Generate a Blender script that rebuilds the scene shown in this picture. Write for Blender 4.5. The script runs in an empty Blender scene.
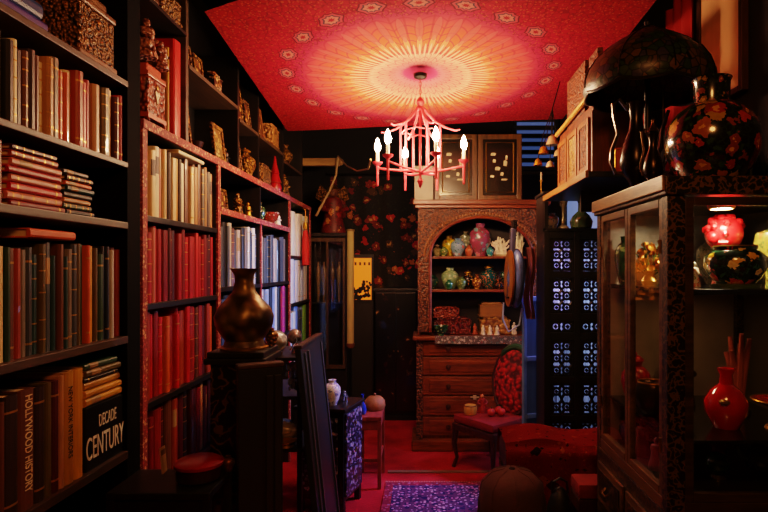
import bpy, bmesh, math, random
from mathutils import Vector, Matrix
random.seed(7)
C = bpy.context.scene.collection
PI = math.pi
EYE = 1.65

def at(px, py, Y):
    return Vector(((px-425)*Y/555.0, Y, EYE-(py-268)*Y/555.0))

# ------------------------------------------------------------------ materials
def lin(c):
    if isinstance(c, str):
        c = c.lstrip('#'); c = tuple(int(c[i:i+2], 16)/255 for i in (0, 2, 4))
    return tuple((v/12.92 if v <= .04045 else ((v+.055)/1.055)**2.4) for v in c[:3])+(1,)

class NT:
    def __init__(s, name):
        s.m = bpy.data.materials.new(name); s.m.use_nodes = True
        s.t = s.m.node_tree; s.n = s.t.nodes; s.l = s.t.links
        s.b = s.n['Principled BSDF']
    def new(s, t, **k):
        n = s.n.new(t)
        for a, v in k.items(): setattr(n, a, v)
        return n
    def put(s, sock, v):
        if isinstance(v, bpy.types.NodeSocket): s.l.new(v, sock)
        elif v is not None: sock.default_value = v
    def math(s, op, a, b=None, c=None):
        n = s.new('ShaderNodeMath', operation=op)
        s.put(n.inputs[0], a); s.put(n.inputs[1], b); s.put(n.inputs[2], c)
        return n.outputs[0]
    def mix(s, f, a, b, blend='MIX'):
        n = s.new('ShaderNodeMix', data_type='RGBA', blend_type=blend)
        s.put(n.inputs[0], f); s.put(n.inputs[6], a); s.put(n.inputs[7], b)
        return n.outputs[2]
    def coord(s, which='Object', scale=None):
        o = s.new('ShaderNodeTexCoord').outputs[which]
        if scale is not None:
            mp = s.new('ShaderNodeMapping'); s.put(mp.inputs['Scale'], scale if hasattr(scale, '__len__') else (scale,)*3)
            s.l.new(o, mp.inputs[0]); o = mp.outputs[0]
        return o
    def noise(s, v, scale, detail=3, rough=.55):
        n = s.new('ShaderNodeTexNoise'); s.l.new(v, n.inputs['Vector'])
        n.inputs['Scale'].default_value = scale; n.inputs['Detail'].default_value = detail; n.inputs['Roughness'].default_value = rough
        return n
    def vor(s, v, scale, feature='F1', rnd=1.0):
        n = s.new('ShaderNodeTexVoronoi', feature=feature); s.l.new(v, n.inputs['Vector'])
        n.inputs['Scale'].default_value = scale; n.inputs['Randomness'].default_value = rnd
        return n
    def ramp(s, f, stops, interp='LINEAR'):
        n = s.new('ShaderNodeValToRGB'); n.color_ramp.interpolation = interp
        e = n.color_ramp.elements
        while len(e) < len(stops): e.new(.5)
        for i, (p, c) in enumerate(stops): e[i].position = p; e[i].color = lin(c)
        s.l.new(f, n.inputs[0]); return n.outputs[0]
    def bump(s, h, strength=.4, dist=.01):
        n = s.new('ShaderNodeBump'); n.inputs['Strength'].default_value = strength; n.inputs['Distance'].default_value = dist
        s.l.new(h, n.inputs['Height']); s.l.new(n.outputs[0], s.b.inputs['Normal'])
    def base(s, col, rough=.5, metal=0, spec=.5, coat=0):
        s.put(s.b.inputs['Base Color'], col); s.put(s.b.inputs['Roughness'], rough)
        s.put(s.b.inputs['Metallic'], metal); s.b.inputs['Specular IOR Level'].default_value = spec
        s.b.inputs['Coat Weight'].default_value = coat
        return s.m

MC = {}
def cached(f):
    def g(*a, **k):
        key = (f.__name__, str(a), str(sorted(k.items())))
        if key not in MC: MC[key] = f(*a, **k)
        return MC[key]
    return g

@cached
def plain(col, rough=.5, metal=0, var=.3, scale=9, bump=0, bscale=60, coat=0, spec=.5, stretch=(1, 1, 1)):
    t = NT('surface'); v = t.coord('Object', stretch)
    n = t.noise(v, scale, 4)
    c = lin(col); d = tuple(x*(1-var) for x in c[:3])+(1,); h = tuple(min(1, x*(1+var)) for x in c[:3])+(1,)
    cc = t.mix(n.outputs['Fac'], d, h)
    if bump: t.bump(t.noise(v, bscale, 3).outputs['Fac'], bump, .006)
    return t.base(cc, rough, metal, spec, coat)

@cached
def wood(dark, light, scale=6, rough=.45, axis=2):
    t = NT('wood'); st = [9, 9, 9]; st[axis] = .8
    v = t.coord('Object', st); n = t.noise(v, scale*.5, 5)
    w = t.noise(v, scale*3, 2)
    f = t.math('MULTIPLY', n.outputs['Fac'], t.math('ADD', w.outputs['Fac'], .5))
    c = t.ramp(f, [(.25, dark), (.75, light)])
    t.bump(n.outputs['Fac'], .15, .004)
    return t.base(c, rough)

@cached
def carved(dark, light, scale=45, rough=.4, metal=0, strength=.9):
    t = NT('carved'); v = t.coord('Object')
    nz = t.noise(v, scale*.35, 2)
    wv = t.new('ShaderNodeVectorMath', operation='ADD'); t.l.new(v, wv.inputs[0])
    sc = t.new('ShaderNodeVectorMath', operation='SCALE'); t.l.new(nz.outputs['Color'], sc.inputs[0]); sc.inputs['Scale'].default_value = .6/scale*2
    t.l.new(sc.outputs[0], wv.inputs[1])
    vo = t.vor(wv.outputs[0], scale, 'SMOOTH_F1')
    c = t.ramp(vo.outputs['Distance'], [(.1, light), (.6, dark)])  # recesses darkened by cell distance: occlusion shade put into the colour
    t.bump(t.math('MULTIPLY', vo.outputs['Distance'], -1.0), strength, .02)
    return t.base(c, rough, metal)

def warp(t, v, scale, k):
    nz = t.noise(v, scale, 2)
    sub = t.new('ShaderNodeVectorMath', operation='SUBTRACT'); t.l.new(nz.outputs['Color'], sub.inputs[0]); sub.inputs[1].default_value = (.5, .5, .5)
    sc = t.new('ShaderNodeVectorMath', operation='SCALE'); t.l.new(sub.outputs[0], sc.inputs[0]); sc.inputs['Scale'].default_value = k
    ad = t.new('ShaderNodeVectorMath', operation='ADD'); t.l.new(v, ad.inputs[0]); t.l.new(sc.outputs[0], ad.inputs[1])
    return ad.outputs[0]
@cached
def floral(base, cols, scale=22, size=.34, rough=.25, leaf='#1f5a2c', coat=.5, leaf_amt=.28):
    t = NT('floral'); v0 = t.coord('Object')
    v = warp(t, v0, scale*1.1, .9/scale)
    nz = t.noise(v0, scale*4, 2)
    wob = t.math('MULTIPLY', t.math('SUBTRACT', nz.outputs['Fac'], .5), .5)
    v1 = t.vor(v, scale); v2 = t.vor(v, scale*1.7); v3 = t.vor(v, scale*2.6, 'DISTANCE_TO_EDGE')
    sep = t.new('ShaderNodeSeparateColor'); t.l.new(v1.outputs['Color'], sep.inputs[0])
    k = len(cols)
    pick = t.ramp(sep.outputs[0], [(i/k, c) for i, c in enumerate(cols)], 'CONSTANT')
    d = t.math('ADD', v1.outputs['Distance'], wob)
    big = t.math('MULTIPLY', t.math('ADD', .55, t.math('MULTIPLY', sep.outputs[1], .65)), size*1.1)
    m1 = t.math('LESS_THAN', d, big)
    core = t.math('LESS_THAN', d, t.math('MULTIPLY', big, .38))
    m2 = t.math('LESS_THAN', t.math('ADD', v2.outputs['Distance'], wob), leaf_amt)
    vein = t.math('MULTIPLY', t.math('LESS_THAN', v3.outputs[0], .05), .5)
    c = t.mix(vein, lin(base), lin(leaf)); c = t.mix(m2, c, lin(leaf)); c = t.mix(m1, c, pick)
    c = t.mix(t.math('MULTIPLY', core, .7), c, lin('#d0a050'))
    c = t.mix(t.math('MULTIPLY', nz.outputs['Fac'], .45), c, lin(base))
    return t.base(c, rough, 0, .5, coat)
@cached
def scrollwork(base, gold, scale=20, width=.035, rough=.35, coat=.3):
    t = NT('lacquer_scroll'); v = warp(t, t.coord('Object'), scale*.8, .8/scale)
    n1 = t.noise(v, scale, 1); n2 = t.noise(v, scale*1.9, 1)
    a = t.math('LESS_THAN', t.math('ABSOLUTE', t.math('SUBTRACT', n1.outputs['Fac'], .5)), width)
    b = t.math('GREATER_THAN', n2.outputs['Fac'], .66)
    f = t.math('MULTIPLY', t.math('MAXIMUM', a, b), .85)
    return t.base(t.mix(f, lin(base), lin(gold)), rough, 0, .5, coat)
@cached
def stained(cols, scale):
    t = NT('leaded_glass'); v = t.coord('Object'); v1 = t.vor(v, scale); e = t.vor(v, scale, 'DISTANCE_TO_EDGE')
    sep = t.new('ShaderNodeSeparateColor'); t.l.new(v1.outputs['Color'], sep.inputs[0])
    c = t.ramp(sep.outputs[0], [(i/len(cols), x) for i, x in enumerate(cols)], 'CONSTANT')
    c = t.mix(t.math('LESS_THAN', e.outputs[0], .06), c, lin('#060504'))
    t.bump(e.outputs[0], .3, .004)
    return t.base(c, .4, 0, .4)
@cached
def kilim_mat(base, cols, sx, sy):
    t = NT('kilim'); v = t.coord('Object', (sx, sy, sy)); v = warp(t, v, 1.2, .35)
    v1 = t.vor(v, 1.0, rnd=.7); v1.distance = 'MANHATTAN'; v2 = t.vor(v, 2.7); v2.distance = 'MANHATTAN'
    sep = t.new('ShaderNodeSeparateColor'); t.l.new(v1.outputs['Color'], sep.inputs[0])
    sep2 = t.new('ShaderNodeSeparateColor'); t.l.new(v2.outputs['Color'], sep2.inputs[0])
    pick = t.ramp(sep.outputs[0], [(i/len(cols), c) for i, c in enumerate(cols)], 'CONSTANT')
    pick2 = t.ramp(sep2.outputs[1], [(i/len(cols), c) for i, c in enumerate(reversed(cols))], 'CONSTANT')
    c = t.mix(t.math('LESS_THAN', v1.outputs['Distance'], .45), lin(base), pick)
    c = t.mix(t.math('LESS_THAN', v2.outputs['Distance'], .33), c, pick2)
    n = t.noise(t.coord('Object'), 180, 2); t.bump(n.outputs['Fac'], .5, .008)
    c = t.mix(t.math('MULTIPLY', n.outputs['Fac'], .4), c, lin('#0c0404'))
    return t.base(c, .9, 0, .1)

@cached
def emit(col, strength):
    t = NT('glowing'); t.b.inputs['Emission Color'].default_value = lin(col); t.b.inputs['Emission Strength'].default_value = strength
    return t.base(lin(col), .4)

@cached
def glass(tint='#ffffff', refl=.09):
    m = bpy.data.materials.new('glass'); m.use_nodes = True; nt = m.node_tree; nt.nodes.remove(nt.nodes['Principled BSDF'])
    tr = nt.nodes.new('ShaderNodeBsdfTransparent'); tr.inputs[0].default_value = lin(tint)
    gl = nt.nodes.new('ShaderNodeBsdfGlossy'); gl.inputs['Roughness'].default_value = .04
    lw = nt.nodes.new('ShaderNodeLayerWeight'); lw.inputs[0].default_value = .5
    pw = nt.nodes.new('ShaderNodeMath'); pw.operation = 'POWER'; nt.links.new(lw.outputs['Facing'], pw.inputs[0]); pw.inputs[1].default_value = 5
    ma = nt.nodes.new('ShaderNodeMath'); ma.operation = 'MULTIPLY_ADD'; nt.links.new(pw.outputs[0], ma.inputs[0]); ma.inputs[1].default_value = .9; ma.inputs[2].default_value = .035
    mx = nt.nodes.new('ShaderNodeMixShader')
    nt.links.new(ma.outputs[0], mx.inputs[0]); nt.links.new(tr.outputs[0], mx.inputs[1]); nt.links.new(gl.outputs[0], mx.inputs[2])
    nt.links.new(mx.outputs[0], nt.nodes['Material Output'].inputs[0])
    return m

def mandala_mat():
    t = NT('mandala_cloth'); v = t.coord('Object')
    s = t.new('ShaderNodeSeparateXYZ'); t.l.new(v, s.inputs[0]); X, Y = s.outputs[0], s.outputs[1]
    nz = t.noise(v, 3, 2)
    r = t.math('SQRT', t.math('ADD', t.math('MULTIPLY', X, X), t.math('MULTIPLY', Y, Y)))
    r = t.math('ADD', r, t.math('MULTIPLY', t.math('SUBTRACT', nz.outputs['Fac'], .5), .03))
    th = t.math('ARCTAN2', Y, X)
    def sc(n, amp):  # scalloped radius
        return t.math('ADD', r, t.math('MULTIPLY', t.math('ABSOLUTE', t.math('SINE', t.math('MULTIPLY', th, n/2))), -amp))
    base = t.ramp(t.math('DIVIDE', r, 1.6), [(0, '#7a1a36'), (.065, '#a8345a'), (.075, '#a85462'), (.13, '#b0645c'), (.20, '#c08068'), (.215, '#a83e3a'),
                   (.28, '#c05a38'), (.36, '#c45038'), (.42, '#c04448'), (.47, '#a0284c'), (.53, '#981630'), (.8, '#8c0d14'), (1, '#7a0a10')])
    ra = sc(28, .045)
    band = t.math('FRACT', t.math('DIVIDE', ra, .075))
    line = t.math('LESS_THAN', band, .16)
    inner = t.math('LESS_THAN', r, .78)
    c = t.mix(t.math('MULTIPLY', t.math('MULTIPLY', line, inner), .6), base, lin('#982440'))
    rad = t.math('LESS_THAN', t.math('ABSOLUTE', t.math('SINE', t.math('MULTIPLY', th, 28))), .22)
    rin = t.math('MULTIPLY', rad, t.math('MULTIPLY', t.math('LESS_THAN', r, .74), t.math('GREATER_THAN', r, .16)))
    c = t.mix(t.math('MULTIPLY', rin, .6), c, lin('#98283c'))
    # long pale petals radiating through the middle ring
    for n, r0, r1, col, k in ((40, .34, .54, '#dc9860', .5), (40, .48, .72, '#c05a58', .5), (80, .30, .45, '#e8b48c', .55)):
        mid = (r0+r1)/2; hl = (r1-r0)/2
        q = t.math('DIVIDE', t.math('SUBTRACT', r, mid), hl)
        wid = t.math('SQRT', t.math('MAXIMUM', t.math('SUBTRACT', 1.0, t.math('MULTIPLY', q, q)), 0.0))
        sn = t.math('ABSOLUTE', t.math('SINE', t.math('ADD', t.math('MULTIPLY', th, n/2), 1.57 if n == 36 and r0 > .4 else 0.0)))
        m = t.math('LESS_THAN', sn, t.math('MULTIPLY', wid, .62)); edge = t.math('LESS_THAN', sn, t.math('MULTIPLY', wid, .78))
        c = t.mix(t.math('MULTIPLY', edge, .4), c, lin('#98203c')); c = t.mix(t.math('MULTIPLY', m, k), c, lin(col))
    # outer fine scroll texture
    vo = t.vor(warp(t, v, 12, .06), 26, 'DISTANCE_TO_EDGE')
    om = t.math('MULTIPLY', t.math('LESS_THAN', vo.outputs[0], .06), t.math('GREATER_THAN', r, .74))
    c = t.mix(t.math('MULTIPLY', om, .6), c, lin('#5c0a1c'))
    vo2 = t.vor(warp(t, v, 30, .02), 54)
    om2 = t.math('MULTIPLY', t.math('LESS_THAN', vo2.outputs['Distance'], .28), t.math('GREATER_THAN', r, .74))
    c = t.mix(t.math('MULTIPLY', om2, .55), c, lin('#b4502e'))
    # medallions
    N = 22
    u = t.math('MULTIPLY', t.math('SUBTRACT', t.math('FRACT', t.math('MULTIPLY', t.math('ADD', th, PI), N/(2*PI))), .5), 2*PI*.84/N)
    w = t.math('SUBTRACT', r, .84)
    d = t.math('SQRT', t.math('ADD', t.math('MULTIPLY', u, u), t.math('MULTIPLY', t.math('MULTIPLY', w, w), 2.2)))
    d = t.math('ADD', d, t.math('MULTIPLY', t.math('ABSOLUTE', t.math('SINE', t.math('MULTIPLY', t.math('ARCTAN2', u, w), 4))), .012))
    c = t.mix(t.math('LESS_THAN', d, .085), c, lin('#5a1226'))
    c = t.mix(t.math('LESS_THAN', d, .074), c, lin('#a83a48'))
    c = t.mix(t.math('LESS_THAN', d, .060), c, lin('#4a3040'))
    c = t.mix(t.math('LESS_THAN', d, .048), c, lin('#b0605a'))
    c = t.mix(t.math('LESS_THAN', d, .026), c, lin('#8c1a2c'))
    t.bump(t.noise(v, 90, 2).outputs['Fac'], .08, .004)
    return t.base(c, .85, 0, .15)

def rug_mat(base, cols, border):
    t = NT('rug'); v = t.coord('Object')
    v1 = t.vor(v, 16, rnd=.6); v2 = t.vor(v, 38)
    sep = t.new('ShaderNodeSeparateColor'); t.l.new(v2.outputs['Color'], sep.inputs[0])
    pick = t.ramp(sep.outputs[0], [(i/len(cols), c) for i, c in enumerate(cols)], 'CONSTANT')
    c = t.mix(t.math('LESS_THAN', v1.outputs['Distance'], .33), lin(base), lin(border))
    c = t.mix(t.math('LESS_THAN', v2.outputs['Distance'], .36), c, pick)
    t.bump(t.noise(v, 250, 2).outputs['Fac'], .5, .01)
    return t.base(c, .95, 0, .1)

def floor_mat():
    t = NT('red_carpet'); v = t.coord('Object'); n = t.noise(v, 2.2, 5); n2 = t.noise(v, 60, 3)
    c = t.ramp(n.outputs['Fac'], [(.3, '#7a1016'), (.55, '#b82028'), (.75, '#cc4448')])
    c = t.mix(t.math('MULTIPLY', n2.outputs['Fac'], .5), c, lin('#4a0810'))
    t.bump(n2.outputs['Fac'], .4, .01)
    return t.base(c, .85, 0, .2)

# ------------------------------------------------------------------ mesh helpers
class MB:
    def __init__(s): s.bm = bmesh.new()
    def _add(s, vs, fs, mx=None):
        bv = [s.bm.verts.new((mx @ Vector(v)) if mx else v) for v in vs]
        for f in fs:
            try: s.bm.faces.new([bv[i] for i in f])
            except ValueError: pass
        return s
    def box(s, x0, x1, y0, y1, z0, z1, bev=0, mx=None):
        b = bmesh.new()
        vs = [b.verts.new((x, y, z)) for x in (x0, x1) for y in (y0, y1) for z in (z0, z1)]
        for f in ((0, 1, 3, 2), (4, 6, 7, 5), (0, 4, 5, 1), (2, 3, 7, 6), (0, 2, 6, 4), (1, 5, 7, 3)): b.faces.new([vs[i] for i in f])
        if bev: bmesh.ops.bevel(b, geom=b.edges[:], offset=bev, segments=2, affect='EDGES', profile=.6)
        b.verts.index_update()
        s._add([v.co.copy() for v in b.verts], [[v.index for v in f.verts] for f in b.faces], mx); b.free(); return s
    def lathe(s, prof, seg=28, mx=None, c=(0, 0, 0)):
        vs, fs = [], []; n = len(prof)
        for r, z in prof:
            for k in range(seg):
                a = 2*PI*k/seg; vs.append((c[0]+max(r, .0004)*math.cos(a), c[1]+max(r, .0004)*math.sin(a), c[2]+z))
        for i in range(n-1):
            for k in range(seg): fs.append((i*seg+k, i*seg+(k+1) % seg, (i+1)*seg+(k+1) % seg, (i+1)*seg+k))
        fs.append(tuple(reversed(range(seg)))); fs.append(tuple(range((n-1)*seg, n*seg)))
        return s._add(vs, fs, mx)
    def sphere(s, c, r, seg=18, sz=1.0, mx=None, sx=1.0, sy=1.0):
        vs, fs = [], []; R = seg//2
        for i in range(R+1):
            p = PI*i/R; rr = max(math.sin(p), .01)*r
            for k in range(seg):
                a = 2*PI*k/seg; vs.append((c[0]+sx*rr*math.cos(a), c[1]+sy*rr*math.sin(a), c[2]-sz*r*math.cos(p)))
        for i in range(R):
            for k in range(seg): fs.append((i*seg+k, i*seg+(k+1) % seg, (i+1)*seg+(k+1) % seg, (i+1)*seg+k))
        fs.append(tuple(reversed(range(seg)))); fs.append(tuple(range(R*seg, R*seg+seg)))
        return s._add(vs, fs, mx)
    def tube(s, pts, r, seg=8, mx=None, closed=False):
        pts = [Vector(p) for p in pts]; n = len(pts)
        rs = r if hasattr(r, '__len__') else [r]*n
        vs, fs = [], []; up = None
        for i, p in enumerate(pts):
            if closed: d = pts[(i+1) % n]-pts[i-1]
            else: d = pts[min(i+1, n-1)]-pts[max(i-1, 0)]
            d.normalize()
            if up is None:
                up = Vector((0, 0, 1)) if abs(d.z) < .9 else Vector((1, 0, 0))
            a = d.cross(up)
            if a.length < 1e-4: a = d.orthogonal()
            a.normalize(); b = a.cross(d).normalized(); up = b
            for k in range(seg):
                t = 2*PI*k/seg; vs.append(p+(a*math.cos(t)+b*math.sin(t))*rs[i])
        m = n if closed else n-1
        for i in range(m):
            j = (i+1) % n
            for k in range(seg): fs.append((i*seg+k, i*seg+(k+1) % seg, j*seg+(k+1) % seg, j*seg+k))
        if not closed:
            fs.append(tuple(reversed(range(seg)))); fs.append(tuple(range((n-1)*seg, n*seg)))
        return s._add(vs, fs, mx)
    def prism(s, poly, z0, z1, mx=None):
        n = len(poly); vs = [(x, y, z0) for x, y in poly]+[(x, y, z1) for x, y in poly]
        fs = [tuple(reversed(range(n))), tuple(range(n, 2*n))]+[(i, (i+1) % n, n+(i+1) % n, n+i) for i in range(n)]
        return s._add(vs, fs, mx)
    def grid(s, f, nu, nv, mx=None):
        vs = [f(i/nu, j/nv) for j in range(nv+1) for i in range(nu+1)]
        fs = [(j*(nu+1)+i, j*(nu+1)+i+1, (j+1)*(nu+1)+i+1, (j+1)*(nu+1)+i) for j in range(nv) for i in range(nu)]
        return s._add(vs, fs, mx)

def obj(name, mb, m, parent=None, smooth=False, loc=None, rot=None):
    me = bpy.data.meshes.new(name)
    bmesh.ops.recalc_face_normals(mb.bm, faces=mb.bm.faces[:])
    mb.bm.to_mesh(me); mb.bm.free()
    if smooth:
        me.polygons.foreach_set('use_smooth', [True]*len(me.polygons))
        try: me.set_sharp_from_angle(angle=.7)
        except Exception: pass
    me.materials.append(m)
    o = bpy.data.objects.new(name, me); C.objects.link(o)
    if parent: o.parent = parent
    if loc is not None: o.location = loc
    if rot is not None: o.rotation_euler = rot
    return o

def thing(name, label, cat, loc=(0, 0, 0), rot=(0, 0, 0), group=None):
    o = bpy.data.objects.new(name, None); C.objects.link(o); o.location = loc
    o.rotation_euler = rot if hasattr(rot, '__len__') else (0, 0, rot)
    o['label'] = label; o['category'] = cat
    if group: o['group'] = group
    return o
def tag(o, label, cat, group=None):
    o['label'] = label; o['category'] = cat
    if group: o['group'] = group
    return o
def struct(name, mb, m, parent=None):
    o = obj(name, mb, m, parent)
    if parent is None: o['kind'] = 'structure'
    return o
def text(name, s, size, m, parent, mx, ext=.0008, sx=1.0):
    cu = bpy.data.curves.new(name, 'FONT'); cu.body = s; cu.size = size; cu.extrude = ext; cu.align_x = 'CENTER'; cu.align_y = 'CENTER'
    tmp = bpy.data.objects.new('lettering_source', cu); C.objects.link(tmp)
    bpy.context.view_layer.update()
    dg = bpy.context.evaluated_depsgraph_get()
    me = bpy.data.meshes.new_from_object(tmp.evaluated_get(dg))
    C.objects.unlink(tmp); bpy.data.objects.remove(tmp)
    me.transform(mx @ Matrix.Diagonal((sx, 1, 1, 1))); me.materials.clear(); me.materials.append(m)
    o = bpy.data.objects.new(name, me); C.objects.link(o); o.parent = parent
    return o
def frame4(v0, v1, v2):   # matrix from x,y,z axes
    return Matrix((v0, v1, v2)).transposed().to_4x4()

# common materials
BLACK = plain('#0d0a09', .45, var=.4)
BLACKWOOD = wood('#0a0706', '#1c130e', 6, .4)
SHELFBROWN = wood('#2a1c12', '#4e3822', 6, .5, axis=1)
GOLD = plain('#a8792a', .38, .85, var=.35, scale=25)
OLDGOLD = carved('#3a2208', '#b07a28', 70, .4, .55)
DARKWOOD = wood('#2a0f07', '#5e2812', 6, .4, axis=0)
PAPER = plain('#cbb48c', .8, var=.15, scale=60)
REDLAC = plain('#8e0f12', .3, var=.25, coat=.4)
REDTRIM = floral('#7a1c20', ['#d87a5a', '#c03a40', '#e0a880', '#a03a44'], 70, .4, .7, '#a04a3a', 0)
BRASS = plain('#8a6a34', .3, .9, var=.3, scale=20)
IVORY = plain('#e6dcc0', .5, var=.12, scale=30, bump=.3, bscale=80)
BLUEWHITE = floral('#dfe4ea', ['#2a48a8', '#4a68c0', '#20368a'], 26, .33, .2, '#5a78c8')
SILVER = plain('#a8b0bc', .22, .95, var=.25, scale=30)
DARKIRON = plain('#15110f', .4, .6, var=.3)

# ------------------------------------------------------------------ the room
XL, XR, YF, YB, ZC = -1.5, 1.55, -1.0, 6.4, 3.45
struct('floor', MB().box(XL, XR, YF, YB, -.06, 0), floor_mat())
struct('ceiling', MB().box(XL, XR, YF, YB, ZC, ZC+.05), plain('#0c0909', .9))
WALLM = plain('#1a100d', .9, var=.3, scale=3)
struct('wall_left', MB().box(XL-.05, XL, YF, YB, 0, ZC), WALLM)
struct('wall_front', MB().box(XL, XR, YF-.05, YF, 0, ZC), WALLM)
struct('wall_back', MB().box(XL, XR, YB, YB+.05, 0, ZC), plain('#0f0a09', .9))
WY0, WY1, WZ0, WZ1 = 4.3, 6.25, .1, 2.45
b = MB(); b.box(XR, XR+.05, YF, WY0, 0, ZC); b.box(XR, XR+.05, WY1, YB, 0, ZC); b.box(XR, XR+.05, WY0, WY1, 0, WZ0); b.box(XR, XR+.05, WY0, WY1, WZ1, ZC)
struct('wall_right', b, WALLM)
def window(name, x0, x1, y0, y1, z0, z1, along, n, strength, col):
    r = bpy.data.objects.new(name, None); C.objects.link(r); r['kind'] = 'structure'
    f = MB(); w = .05
    if along == 'y':
        f.box(x0, x1, y0, y0+w, z0, z1); f.box(x0, x1, y1-w, y1, z0, z1); f.box(x0, x1, y0+w, y1-w, z0, z0+w); f.box(x0, x1, y0+w, y1-w, z1-w, z1)
        for i in range(1, n): yy = y0+(y1-y0)*i/n; f.box(x0, x1, yy-.02, yy+.02, z0+w, z1-w)
        p = MB().box(x1-.012, x1-.006, y0+w, y1-w, z0+w, z1-w)
    else:
        f.box(x0, x0+w, y0, y1, z0, z1); f.box(x1-w, x1, y0, y1, z0, z1); f.box(x0+w, x1-w, y0, y1, z0, z0+w); f.box(x0+w, x1-w, y0, y1, z1-w, z1)
        p = MB().box(x0+w, x1-w, y1-.012, y1-.006, z0+w, z1-w)
    obj('window_frame', f, BLACKWOOD, r)
    obj('pane', p, emit(col, strength), r)
    return r
window('window_1', XR, XR+.05, WY0, WY1, WZ0, WZ1, 'y', 3, .16, '#8aa4e8')
window('window_2', 1.0, 1.53, YB-.05, YB-.002, 2.72, 3.4, 'x', 1, .07, '#6f8fe0')
bl = thing('window_blind', 'dark slatted blind over the small blue window high on the back wall', 'blind', (1.265, YB-.09, 2.72))
s = MB()
for k in range(7): s.box(-.25, .25, -.02, .02, .04+k*.092, .085+k*.092, mx=Matrix.Rotation(0, 4, 'X'))
obj('slats', s, plain('#10121a', .5), bl); obj('head_rail', MB().box(-.26, .26, -.025, .025, .66, .69), BLACKWOOD, bl)
tr = struct('trim_1', MB().box(-1.5, 1.5, 5.2, 5.32, 3.2, 3.44), BLACKWOOD)

# ------------------------------------------------------------------ ceiling tapestry
CX, CY, CZ = -.03, 3.58, 2.885
def tap(u, v):
    NL, NR, FL, FR = Vector((-1.10, 2.77, 2.93)), Vector((1.14, 2.70, 2.97)), Vector((-1.12, 4.52, 2.765)), Vector((1.12, 4.52, 2.865))
    p = NL.lerp(NR, u).lerp(FL.lerp(FR, u), v)
    p.y -= .28*math.sin(PI*u)*(1-v)
    p.z += .05*math.sin(PI*u)*(1-v)
    e = math.sin(PI*u)*math.sin(PI*v)
    dx, dy = p.x-CX, p.y-CY; rr = math.hypot(dx, dy); th = math.atan2(dy, dx)
    p.z += -.035*e+.05*math.exp(-(rr/.22)**2)
    p.z += .007*math.sin(9*th+1)*min(1, rr/.5)*e + .005*math.sin(14*u+3*v)*(.3+e)
    p.z += .012*abs(math.sin(u*PI*4))*(1 if v > .97 else 0)*0
    return p-Vector((CX, CY, CZ))
o = obj('ceiling_tapestry', MB().grid(tap, 70, 60), mandala_mat(), None, True, (CX, CY, CZ))
tag(o, 'red and orange mandala cloth stretched under the ceiling above the chandelier', 'tapestry')

# ------------------------------------------------------------------ chandelier
PINK = plain('#d03a48', .45, var=.2, scale=30)
ch = thing('chandelier', 'red bamboo pagoda chandelier with six lit candle bulbs hanging from the mandala cloth', 'chandelier', (-.03, 3.5, 0))
obj('canopy', MB().lathe([(.0, 2.875), (.045, 2.872), (.04, 2.85), (.012, 2.838), (0, 2.836)], 20), DARKIRON, ch, True)
c = MB()
for i in range(6):
    z = 2.832-i*.024
    c.tube([(.008*math.cos(a) if i % 2 else 0, 0 if i % 2 else .008*math.cos(a), z+.016*math.sin(a)) for a in [2*PI*k/10 for k in range(10)]], .0025, 6, closed=True)
obj('chain', c, PINK, ch, True)
obj('finial', MB().lathe([(0, 2.725), (.018, 2.715), (.028, 2.695), (.02, 2.675), (.012, 2.665), (.03, 2.65), (.012, 2.64), (.008, 2.60), (.008, 2.22), (.02, 2.2), (.01, 2.17), (0, 2.15)], 16), PINK, ch, True)
FL = emit('#ffc898', 290)
for k in range(6):
    a = math.radians((172, 226, 290, 352, 66, 112)[k]); ca, sa = math.cos(a), math.sin(a)
    P = lambda r, z: (r*ca, r*sa, z)
    obj('roof_arm', MB().tube([P(.02, 2.66), P(.05, 2.62), P(.10, 2.565), P(.16, 2.53), P(.22, 2.51), P(.25, 2.515)], [.010, .009, .008, .007, .006, .004], 8), PINK, ch, True)
    obj('upright_rod', MB().tube([P(.125, 2.55), P(.125, 2.40), P(.125, 2.26)], [.008, .0065, .008], 8), PINK, ch, True)
    a2 = a+.35; a3 = a+PI-.35
    obj('cross_arm', MB().tube([(.0, .0, 2.262-.004*k), (.14*ca, .14*sa, 2.268-.002*k), P(.27, 2.285)], .0075, 8), PINK, ch, True)
    post = obj('candle_post', MB().lathe([(0, 2.17), (.007, 2.175), (.009, 2.28), (.011, 2.30), (.03, 2.315), (.033, 2.325), (.012, 2.327), (0, 2.327)], 14, c=(.275*ca, .275*sa, 0)), PINK, ch, True)
    obj('candle', MB().lathe([(0, 2.327), (.0105, 2.3275), (.0105, 2.388), (.004, 2.39), (0, 2.39)], 12, c=(.275*ca, .275*sa, 0)), plain('#f0e0c0', .5), post, True)
    obj('bulb', MB().lathe([(0, 2.391), (.010, 2.393), (.019, 2.412), (.0195, 2.425), (.014, 2.446), (.006, 2.468), (0, 2.478)], 12, c=(.275*ca, .275*sa, 0)), FL, post, True)
    a4 = a+.5
    obj('upper_twig', MB().tube([(.125*ca, .125*sa, 2.50), (.10*math.cos(a4), .10*math.sin(a4), 2.515), (.125*math.cos(a+1), .125*math.sin(a+1), 2.50)], .004, 6), PINK, ch, True)
sw = [at(338, 156, 5.4), at(347, 166, 4.9), at(357, 171, 4.45), at(368, 169, 3.95), (-.347, 3.55, 2.345)]
o = obj('lamp_cord', MB().tube(sw, .006, 6), plain('#8a6a3a', .6), None, True)
tag(o, 'pale twisted cord swagged from the wooden wall beam to the chandelier', 'cord')

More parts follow.
